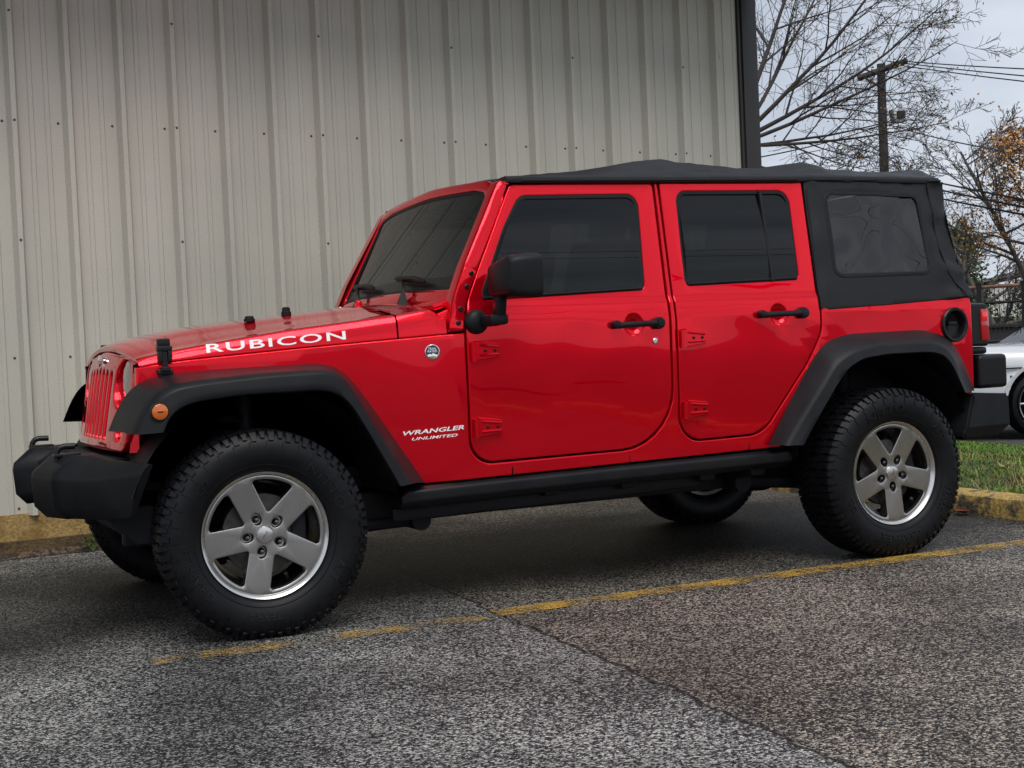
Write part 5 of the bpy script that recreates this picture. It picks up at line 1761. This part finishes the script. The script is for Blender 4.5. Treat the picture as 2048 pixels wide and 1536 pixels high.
def evergreen(label, base, h, wd, seed, nclump=70, per=70, leaf=0.10, tall=1.0):
    root = empty('evergreen_tree', base)
    tag(root, label, 'tree')
    rng = random.Random(seed)
    bm = NB()
    b = Vector(base)
    tube(bm, [b+Vector((0, 0, -0.1)), b+Vector((0.05, 0, h*0.5)), b+Vector((0, 0.05, h*0.93))], [0.10, 0.06, 0.015], 7)
    bl = NB()
    for c in range(nclump):
        f = 0.22+0.78*rng.random()
        rr = wd*(1.05-f)*(0.5+0.5*rng.random())*(0.9+0.5*noise.noise(Vector((c*0.7, seed, 0))))
        a = rng.uniform(0, 2*PI)
        cc = b+Vector((math.cos(a)*rr, math.sin(a)*rr, h*f*tall))
        tube(bm, [b+Vector((0, 0, h*f*0.9)), cc], [0.02, 0.006], 4, False)
        cs = 0.12+0.2*rng.random()
        for k in range(per):
            p = cc+Vector((rng.gauss(0, cs), rng.gauss(0, cs), rng.gauss(0, cs*0.7)))
            u = Vector((rng.gauss(0, 1), rng.gauss(0, 1), rng.gauss(0.3, 0.7))).normalized()
            v = u.cross(Vector((rng.gauss(0, 1), rng.gauss(0, 1), rng.gauss(0, 1)))).normalized()
            s_ = leaf*rng.uniform(0.5, 1.3)
            bl.faces.new([bl.verts.new(q) for q in (p, p+u*s_*0.5+v*s_*0.18, p+u*s_, p+u*s_*0.5-v*s_*0.18)])
    T('trunk', bm, M_bark, root)
    T('foliage', bl, M_ever, root, flat=True)
evergreen('ragged dark evergreen beside the rear of the red car', (20.9, 18.0, -0.4), 3.4, 1.0, 3, 110, 90, 0.13)
evergreen('broad low evergreen behind the fence at the right edge', (22.6, 15.2, -0.4), 3.0, 1.6, 7, 110, 90, 0.13)
evergreen('small dark evergreen between the others behind the fence', (24.0, 18.6, -0.4), 2.6, 1.4, 12, 90, 80, 0.13)
evergreen('far evergreen half hidden by the fabric roof corner', (22.0, 21.5, -0.4), 2.7, 1.4, 15, 80, 70, 0.13)
o = None
# wooded skyline far beyond, one mass
bm = NB()
rng = random.Random(31)
for i in range(5200):
    t = rng.random()
    x = 30+t*42+rng.uniform(-2, 2); y = 62-t*58+rng.uniform(-2, 2)
    z = -0.8+abs(rng.gauss(0, 1.0))*1.25*(1+0.5*noise.noise(Vector((x*0.15, y*0.15, 0))))
    s_ = rng.uniform(0.25, 0.6)
    u = Vector((rng.gauss(0, 1), rng.gauss(0, 1), rng.gauss(0, 1))).normalized()
    v = u.cross(Vector((rng.gauss(0, 1), rng.gauss(0, 1), 1))).normalized()
    p = Vector((x, y, z))
    bm.faces.new([bm.verts.new(q) for q in (p, p+u*s_*0.5+v*s_*0.3, p+u*s_, p+u*s_*0.5-v*s_*0.3)])
o = obj('distant_wood', bm, M_ever, flat=True)
tag(o, 'far off line of dark woodland behind the fence', 'woodland', kind='stuff')

# utility pole with crossarm and floodlight
UP_ = empty('utility_pole', (25.43, 25.65, -0.4))
tag(UP_, 'weathered wooden utility pole with a crossarm behind the bare branches', 'utility pole')
bm = NB(); tube(bm, [(25.40, 25.62, -0.6), (25.42, 25.64, 4), (25.49, 25.69, 8.45)], [0.16, 0.14, 0.115], 12); T('pole', bm, M_pole, UP_)
bm = NB()
a, b = Vector((24.80, 25.85, 8.05)), Vector((26.10, 25.32, 8.50))
d = (b-a).normalized()
tube(bm, [a, b], 0.085, 4)
tube(bm, [a+d*0.1+Vector((0, -0.1, -0.02)), a.lerp(b, 0.5)+Vector((0, -0.05, -0.55))], 0.03, 6)
T('crossarm', bm, M_pole, UP_)
for t in (0.03, 0.3, 0.75, 0.97):
    bm = NB(); p = a.lerp(b, t)
    lathe(bm, [(0.03, 0.05), (0.05, 0.1), (0.03, 0.14), (0.045, 0.17), (0.001, 0.2)], 10, 'Z', p)
    T('insulator', bm, M_galv, UP_)
bm = NB()
c = Vector((25.78, 25.45, 6.98))
tube(bm, [(25.47, 25.62, 6.65), (25.75, 25.40, 6.62), (25.80, 25.40, 6.85)], 0.022, 6)
hexa(bm, [c+Vector(v) for v in ((-0.18, -0.16, -0.22), (0.14, -0.2, -0.20), (0.18, 0.05, -0.20), (-0.14, 0.1, -0.22), (-0.20, -0.12, 0.16), (0.20, -0.16, 0.20), (0.22, 0.1, 0.20), (-0.18, 0.14, 0.16))], 0.02)
tube(bm, [c+Vector((0.05, -0.1, 0.15)), c+Vector((0.06, -0.1, 0.32))], 0.05, 8)
T('floodlight', bm, M_galv, UP_)
bm = NB()
hexa(bm, [c+Vector(v) for v in ((-0.12, -0.215, -0.12), (0.10, -0.24, -0.10), (0.10, -0.16, -0.10), (-0.12, -0.14, -0.12), (-0.12, -0.175, 0.10), (0.12, -0.20, 0.12), (0.12, -0.12, 0.12), (-0.12, -0.10, 0.10))])
T('lamp_glass', bm, M_gloss, UP_, flat=True)
def cable(name, label, p, q, r, sag, group):
    p, q = Vector(p), Vector(q)
    bm = NB()
    pts = [p.lerp(q, i/24)-Vector((0, 0, sag*4*(i/24)*(1-i/24))) for i in range(25)]
    tube(bm, pts, r, 5)
    tag(obj(name, bm, M_wire), label, 'cable', group)
def ext(p, q, t): return Vector(p)+(Vector(q)-Vector(p))*t
for p, q, lb in (((25.36, 24.65, 8.325), (21.48, 16.467, 6.417), 'thin cable from the crossarm, topmost of three against the sky'),
                 ((25.55, 25.50, 8.50), (21.472, 16.466, 6.270), 'thin cable from the crossarm, middle of three against the sky'),
                 ((25.75, 25.42, 8.40), (21.467, 16.466, 6.154), 'thin cable from the crossarm, lowest of three against the sky')):
    cable('overhead_cable', lb, p, ext(p, q, 1.8), 0.014, 0.05, 'cables on the utility pole')
for p, q, lb in (((18.305, 15.681, 3.880), (12.235, 7.448, 2.605), 'thick black cable low over the fence, topmost of three'),
                 ((18.342, 15.659, 3.731), (12.230, 7.448, 2.511), 'thick black cable low over the fence, middle of three'),
                 ((18.333, 15.658, 3.564), (12.225, 7.447, 2.416), 'thick black cable low over the fence, lowest of three')):
    cable('overhead_cable', lb, ext(p, q, -1.0), ext(p, q, 1.6), 0.016, 0.02, 'cables low over the fence')
cable('service_cable', 'single cable sloping from the floodlight towards the bare tree at right', (25.76, 25.5, 6.687), ext((25.762, 25.516, 6.687), (17.588, 12.705, 4.060), 1.3), 0.014, 0.1, None)
cable('service_cable', 'single cable crossing behind the branches from building corner to pole', ext((16.327, 18.859, 4.796), (23.310, 24.450, 6.232), -0.3), (25.45, 25.65, 6.75), 0.014, 0.1, None)

# fence
FA, FB = Vector((11.2, 13.05, 0)), Vector((15.0, 5.2, 0))
FE_ = empty('metal_fence', (13.1, 9.1, -0.2))
tag(FE_, 'black metal fence with thin bars and a rusty top pipe', 'fence')
fd = (FB-FA).normalized()
GZ, TZ = -0.22, 1.56
def fp(t, z): return Vector((FA.x+fd.x*t, FA.y+fd.y*t, z))
FLn = (FB-FA).length
bm = NB()
t = 0.0
while t < FLn:
    p = fp(t, 0)
    tube(bm, [fp(t, GZ), fp(t, TZ-0.03)], 0.0065, 4, False)
    t += 0.062
T('bars', bm, M_fence, FE_, flat=True)
for z in (1.34, 0.80, 0.05):
    bm = NB(); tube(bm, [fp(0, z), fp(FLn, z)], 0.020, 4); T('rail', bm, M_fence, FE_, flat=True)
bm = NB(); tube(bm, [fp(0, TZ), fp(FLn, TZ)], 0.024, 8); T('top_pipe', bm, M_rust, FE_)
for p in (0.4, 2.36, 4.32, 4.94, 6.9, 8.6):
    bm = NB()
    c = fp(p, (GZ+1.6)/2)
    add_box(bm, c, (0.07, 0.07, 1.6-GZ), rot=Matrix.Rotation(math.atan2(fd.y, fd.x), 3, 'Z'))
    add_box(bm, c+Vector((0, 0, (1.6-GZ)/2+0.01)), (0.085, 0.085, 0.02), rot=Matrix.Rotation(math.atan2(fd.y, fd.x), 3, 'Z'))
    T('post', bm, M_fence, FE_, flat=True)
# things stacked behind the fence
def pile(name, label, cat, base, items, m):
    root = empty(name, base); tag(root, label, cat)
    for nm, c, s_, rz, mm in items:
        bm = NB(); add_box(bm, Vector(base)+Vector(c), s_, rot=Matrix.Rotation(rz, 3, 'Z'), bev=0.01); T(nm, bm, mm, root)
rng = random.Random(6)
pile('lumber_stack', 'untidy stack of pale boards behind the black fence', 'lumber', (15.2, 9.4, -0.3),
     [('board', (rng.uniform(-0.2, 0.2), rng.uniform(-0.3, 0.3), 0.06+0.075*i), (0.25, 2.4+rng.uniform(-0.5, 0.4), 0.055), rng.uniform(-0.35, 0.2), M_lumber) for i in range(12)], M_lumber)
pile('storage_bin', 'dark sheet metal bin behind the black fence', 'bin', (16.2, 11.0, -0.3),
     [('bin_body', (0, 0, 0.65), (1.1, 3.4, 1.25), 0.5, M_tarp), ('bin_lid', (0, 0, 1.31), (1.2, 3.5, 0.06), 0.5, M_pole)], M_tarp)
pile('white_crate', 'small white and blue crate behind the fence bars', 'crate', (14.4, 9.0, -0.3),
     [('crate_body', (0, 0, 0.78), (0.3, 0.5, 0.10), 0.4, M_shed), ('crate_band', (0, 0, 0.70), (0.3, 0.5, 0.05), 0.4, M_navy)], M_shed)
def shed(label, c, w_, d_, h_, rz):
    root = empty('distant_shed', c, rz); tag(root, label, 'shed')
    bm = NB(); add_box(bm, (0, 0, h_/2), (w_, d_, h_)); o = obj('wall', bm, M_shed, root, local=True, flat=True)
    bm = NB()
    loft(bm, [[(-w_/2-0.2, y, h_), (0, y, h_+0.55), (w_/2+0.2, y, h_), (w_/2+0.2, y, h_-0.08), (0, y, h_+0.45), (-w_/2-0.2, y, h_-0.08)] for y in (-d_/2-0.2, d_/2+0.2)], True, True)
    obj('roof', bm, M_roofgrey, root, local=True, flat=True)
    for x in (-w_/4, w_/4):
        bm = NB(); add_box(bm, (x, -d_/2-0.01, h_*0.55), (0.8, 0.04, 0.7)); obj('window', bm, M_glass, root, local=True, flat=True)
shed('pale low shed seen through the trees above the fence', (33.2, 27.6, -0.7), 5.0, 4.0, 2.9, R(-45))
shed('pale shed farther left behind the evergreens', (30.5, 33.5, -0.7), 4.0, 4.0, 2.6, R(-40))

# silver coupe on the far lot
SC = empty('silver_car', (9.92, 5.63, -0.13), R(-17))
tag(SC, 'silver car with grey wheels parked on the far side of the grass bank', 'car')
def S_(name, bm, m, **kw): return obj(name, bm, m, kw.pop('parent', SC), local=True, **kw)
# local frame: x along the car (rear to the left, -x), y towards the back
CXs = [-1.02, -0.99, -0.90, -0.75, -0.55, -0.3, 0.0, 0.4, 0.9, 1.5, 2.1, 2.8, 3.2, 3.45]
CT = [0.66, 0.78, 0.895, 0.935, 0.945, 0.945, 0.94, 0.95, 0.955, 0.945, 0.93, 0.88, 0.80, 0.62]
def car_sec(x):
    zt = interp(x, CXs, CT)
    hw = interp(x, [-1.02, -0.9, -0.6, 0.0, 1.5, 2.8, 3.45], [0.66, 0.80, 0.875, 0.92, 0.90, 0.90, 0.66])
    zb = 0.24
    out = [(hw-0.05, zb), (hw-0.01, zb+0.08), (hw+0.002, 0.50), (hw-0.004, 0.64), (hw-0.012, 0.69), (hw-0.002, 0.72), (hw-0.03, zt-0.10), (hw-0.09, zt-0.03), (hw-0.2, zt-0.004), (0.35, zt+0.015), (0, zt+0.02)]
    return [(x, -y, z) for y, z in out]+[(x, y, z) for y, z in reversed(out[:-1])]
bm = NB()
WCX, WR = 0.02, 0.345
xs = densify(CXs, 0.018)
V = loft(bm, [car_sec(x) for x in xs], False, False)
# cut the wheel openings
kill = []
for f in bm.faces:
    c = f.calc_center_median()
    if abs(c.y) > 0.6 and min(math.hypot(c.x-WCX, c.z-WR), math.hypot(c.x-2.72, c.z-WR)) < 0.40 and c.z < 0.76: kill.append(f)
bmesh.ops.delete(bm, geom=kill, context='FACES')
bm.faces.new(V[0]); bm.faces.new(V[-1])
S_('body', bm, M_silver, angle=50)
for sg in (1, -1):
    for cx in (WCX, 2.72):
        bm = NB()
        ring = []
        for r, h in ((0.352, 0.0), (0.392, 0.004), (0.425, 0.008), (0.430, -0.05)):
            ring.append([(cx+math.cos(a)*r, -sg*(0.90+h+0.018), WR+math.sin(a)*r) for a in [PI*(-0.06)+PI*1.12*k/40 for k in range(41)]])
        loft(bm, ring[1:], False, False)
        S_('arch_lip', bm, M_silver)
bm = NB()
add_box(bm, (1.3, 0, 0.5), (4.2, 1.60, 0.42))
S_('chassis', bm, M_gap, flat=True)
bm = NB()
loft(bm, [[(0.35, -0.70, 0.94), (0.95, -0.60, 1.28), (1.6, -0.60, 1.31), (2.3, -0.72, 0.95)], [(0.30, 0, 0.97), (0.95, 0, 1.33), (1.6, 0, 1.36), (2.4, 0, 0.97)], [(0.35, 0.70, 0.94), (0.95, 0.60, 1.28), (1.6, 0.60, 1.31), (2.3, 0.72, 0.95)]], False, False)
S_('cabin_glass', bm, M_glass, flat=True)
bm = NB(); add_box(bm, (-0.30, -0.905, 0.715), (0.30, 0.012, 0.012), bev=0.004); S_('body_crease', bm, M_gap)
for sg in (1, -1):
    for cx in (WCX, 2.72):
        bm = NB()
        lathe(bm, [(0.25, 0.09*sg), (0.265, -0.085*sg), (0.29, -0.11*sg), (0.325, -0.10*sg), (0.342, -0.07*sg), (WR, 0.0), (0.342, 0.1*sg)], 48, 'Y', (cx, -sg*0.80, WR))
        wo_ = S_('wheel', bm, M_rubber)
        bm = NB()
        lathe(bm, [(0.258, -0.085*sg), (0.250, -0.10*sg), (0.238, -0.095*sg), (0.232, -0.04*sg), (0.22, 0.05*sg)], 48, 'Y', (cx, -sg*0.80, WR))
        for k in range(10):
            a = 2*PI*k/10
            tube(bm, [(cx+math.cos(a)*0.03, -sg*0.875, WR+math.sin(a)*0.03), (cx+math.cos(a)*0.24, -sg*0.885, WR+math.sin(a)*0.24)], [0.022, 0.013], 6)
        lathe(bm, [(0.0001, -0.095*sg), (0.05, -0.09*sg), (0.055, -0.06*sg)], 20, 'Y', (cx, -sg*0.80, WR))
        S_('rim', bm, M_alloy, parent=wo_)
        bm = NB(); lathe(bm, [(0.0001, 0.0), (0.225, 0.0)], 32, 'Y', (cx, -sg*0.82, WR)); S_('brake_disc', bm, M_gap, parent=wo_)

# small things on the ground
def leaf_obj(name, label, p, s_, rz, m, curl=0.3):
    bm = NB()
    pts = []
    for i in range(7):
        t = i/6
        wv = s_*0.32*math.sin(PI*t**0.8)
        z = s_*curl*(t-0.5)**2*2+0.004
        pts.append(((t-0.5)*s_, wv, z))
    rows = [[Vector((x, y, z+abs(y)*0.4)), Vector((x, 0, z)), Vector((x, -y, z+abs(y)*0.4))] for x, y, z in pts]
    rot = Matrix.Rotation(rz, 3, 'Z')
    loft(bm, [[rot @ v for v in r] for r in rows], False, False)
    o = obj(name, bm, m); o.location = p
    tag(o, label, 'leaf')
leaf_obj('fallen_leaf', 'dry brown leaf lying on the asphalt ahead of the rear tyre', (3.35, 1.52, 0.004), 0.11, 0.6, M_dry)
leaf_obj('fallen_leaf', 'reddish dead leaf lying against the foot of the kerb', (4.15, -0.02, 0.006), 0.12, 1.4, mat('red_leaf', (0.16, 0.03, 0.012), 0.8))
leaf_obj('fallen_leaf', 'pale dry leaf caught in the grass behind the rear tyre', (4.9, 0.42, 0.17), 0.09, 2.1, M_straw, 1.0)
wd_ = empty('weed', (-0.17, 2.10, 0.02))
tag(wd_, 'small green weed growing in the dirt at the foot of the wall', 'weed')
rng = random.Random(17)
bm = NB(); bl = NB()
for i in range(9):
    a = rng.uniform(0, 2*PI)
    tip = Vector((-0.17+math.cos(a)*rng.uniform(0.02, 0.08), 2.10+math.sin(a)*0.05, rng.uniform(0.05, 0.14)))
    tube(bm, [(-0.17, 2.10, 0.0), tip], [0.003, 0.0015], 4)
    for k in range(5):
        p = Vector((-0.17, 2.10, 0.02)).lerp(tip, rng.uniform(0.4, 1.0))
        u = Vector((rng.gauss(0, 1), rng.gauss(0, 1), rng.gauss(0.2, 0.6))).normalized(); v = u.cross(Vector((0, 0, 1))).normalized()
        s_ = rng.uniform(0.02, 0.035)
        bl.faces.new([bl.verts.new(q) for q in (p, p+u*s_*0.5+v*s_*0.35, p+u*s_, p+u*s_*0.5-v*s_*0.35)])
T('stem', bm, M_weed, wd_); T('weed_leaves', bl, M_weed, wd_, flat=True)

# ---- cables across the lot, behind the photographer, that the paint and glass mirror
cable('overhead_cable', 'upper cable over the lot, mirrored as a dark line in the door glass', (-30, -19, 8.4), (30, -21, 8.9), 0.035, 0.5, 'cables over the lot')
cable('overhead_cable', 'lower cable over the lot, mirrored as a dark line in the door glass', (-30, -18, 7.4), (30, -20.5, 7.7), 0.035, 0.5, 'cables over the lot')
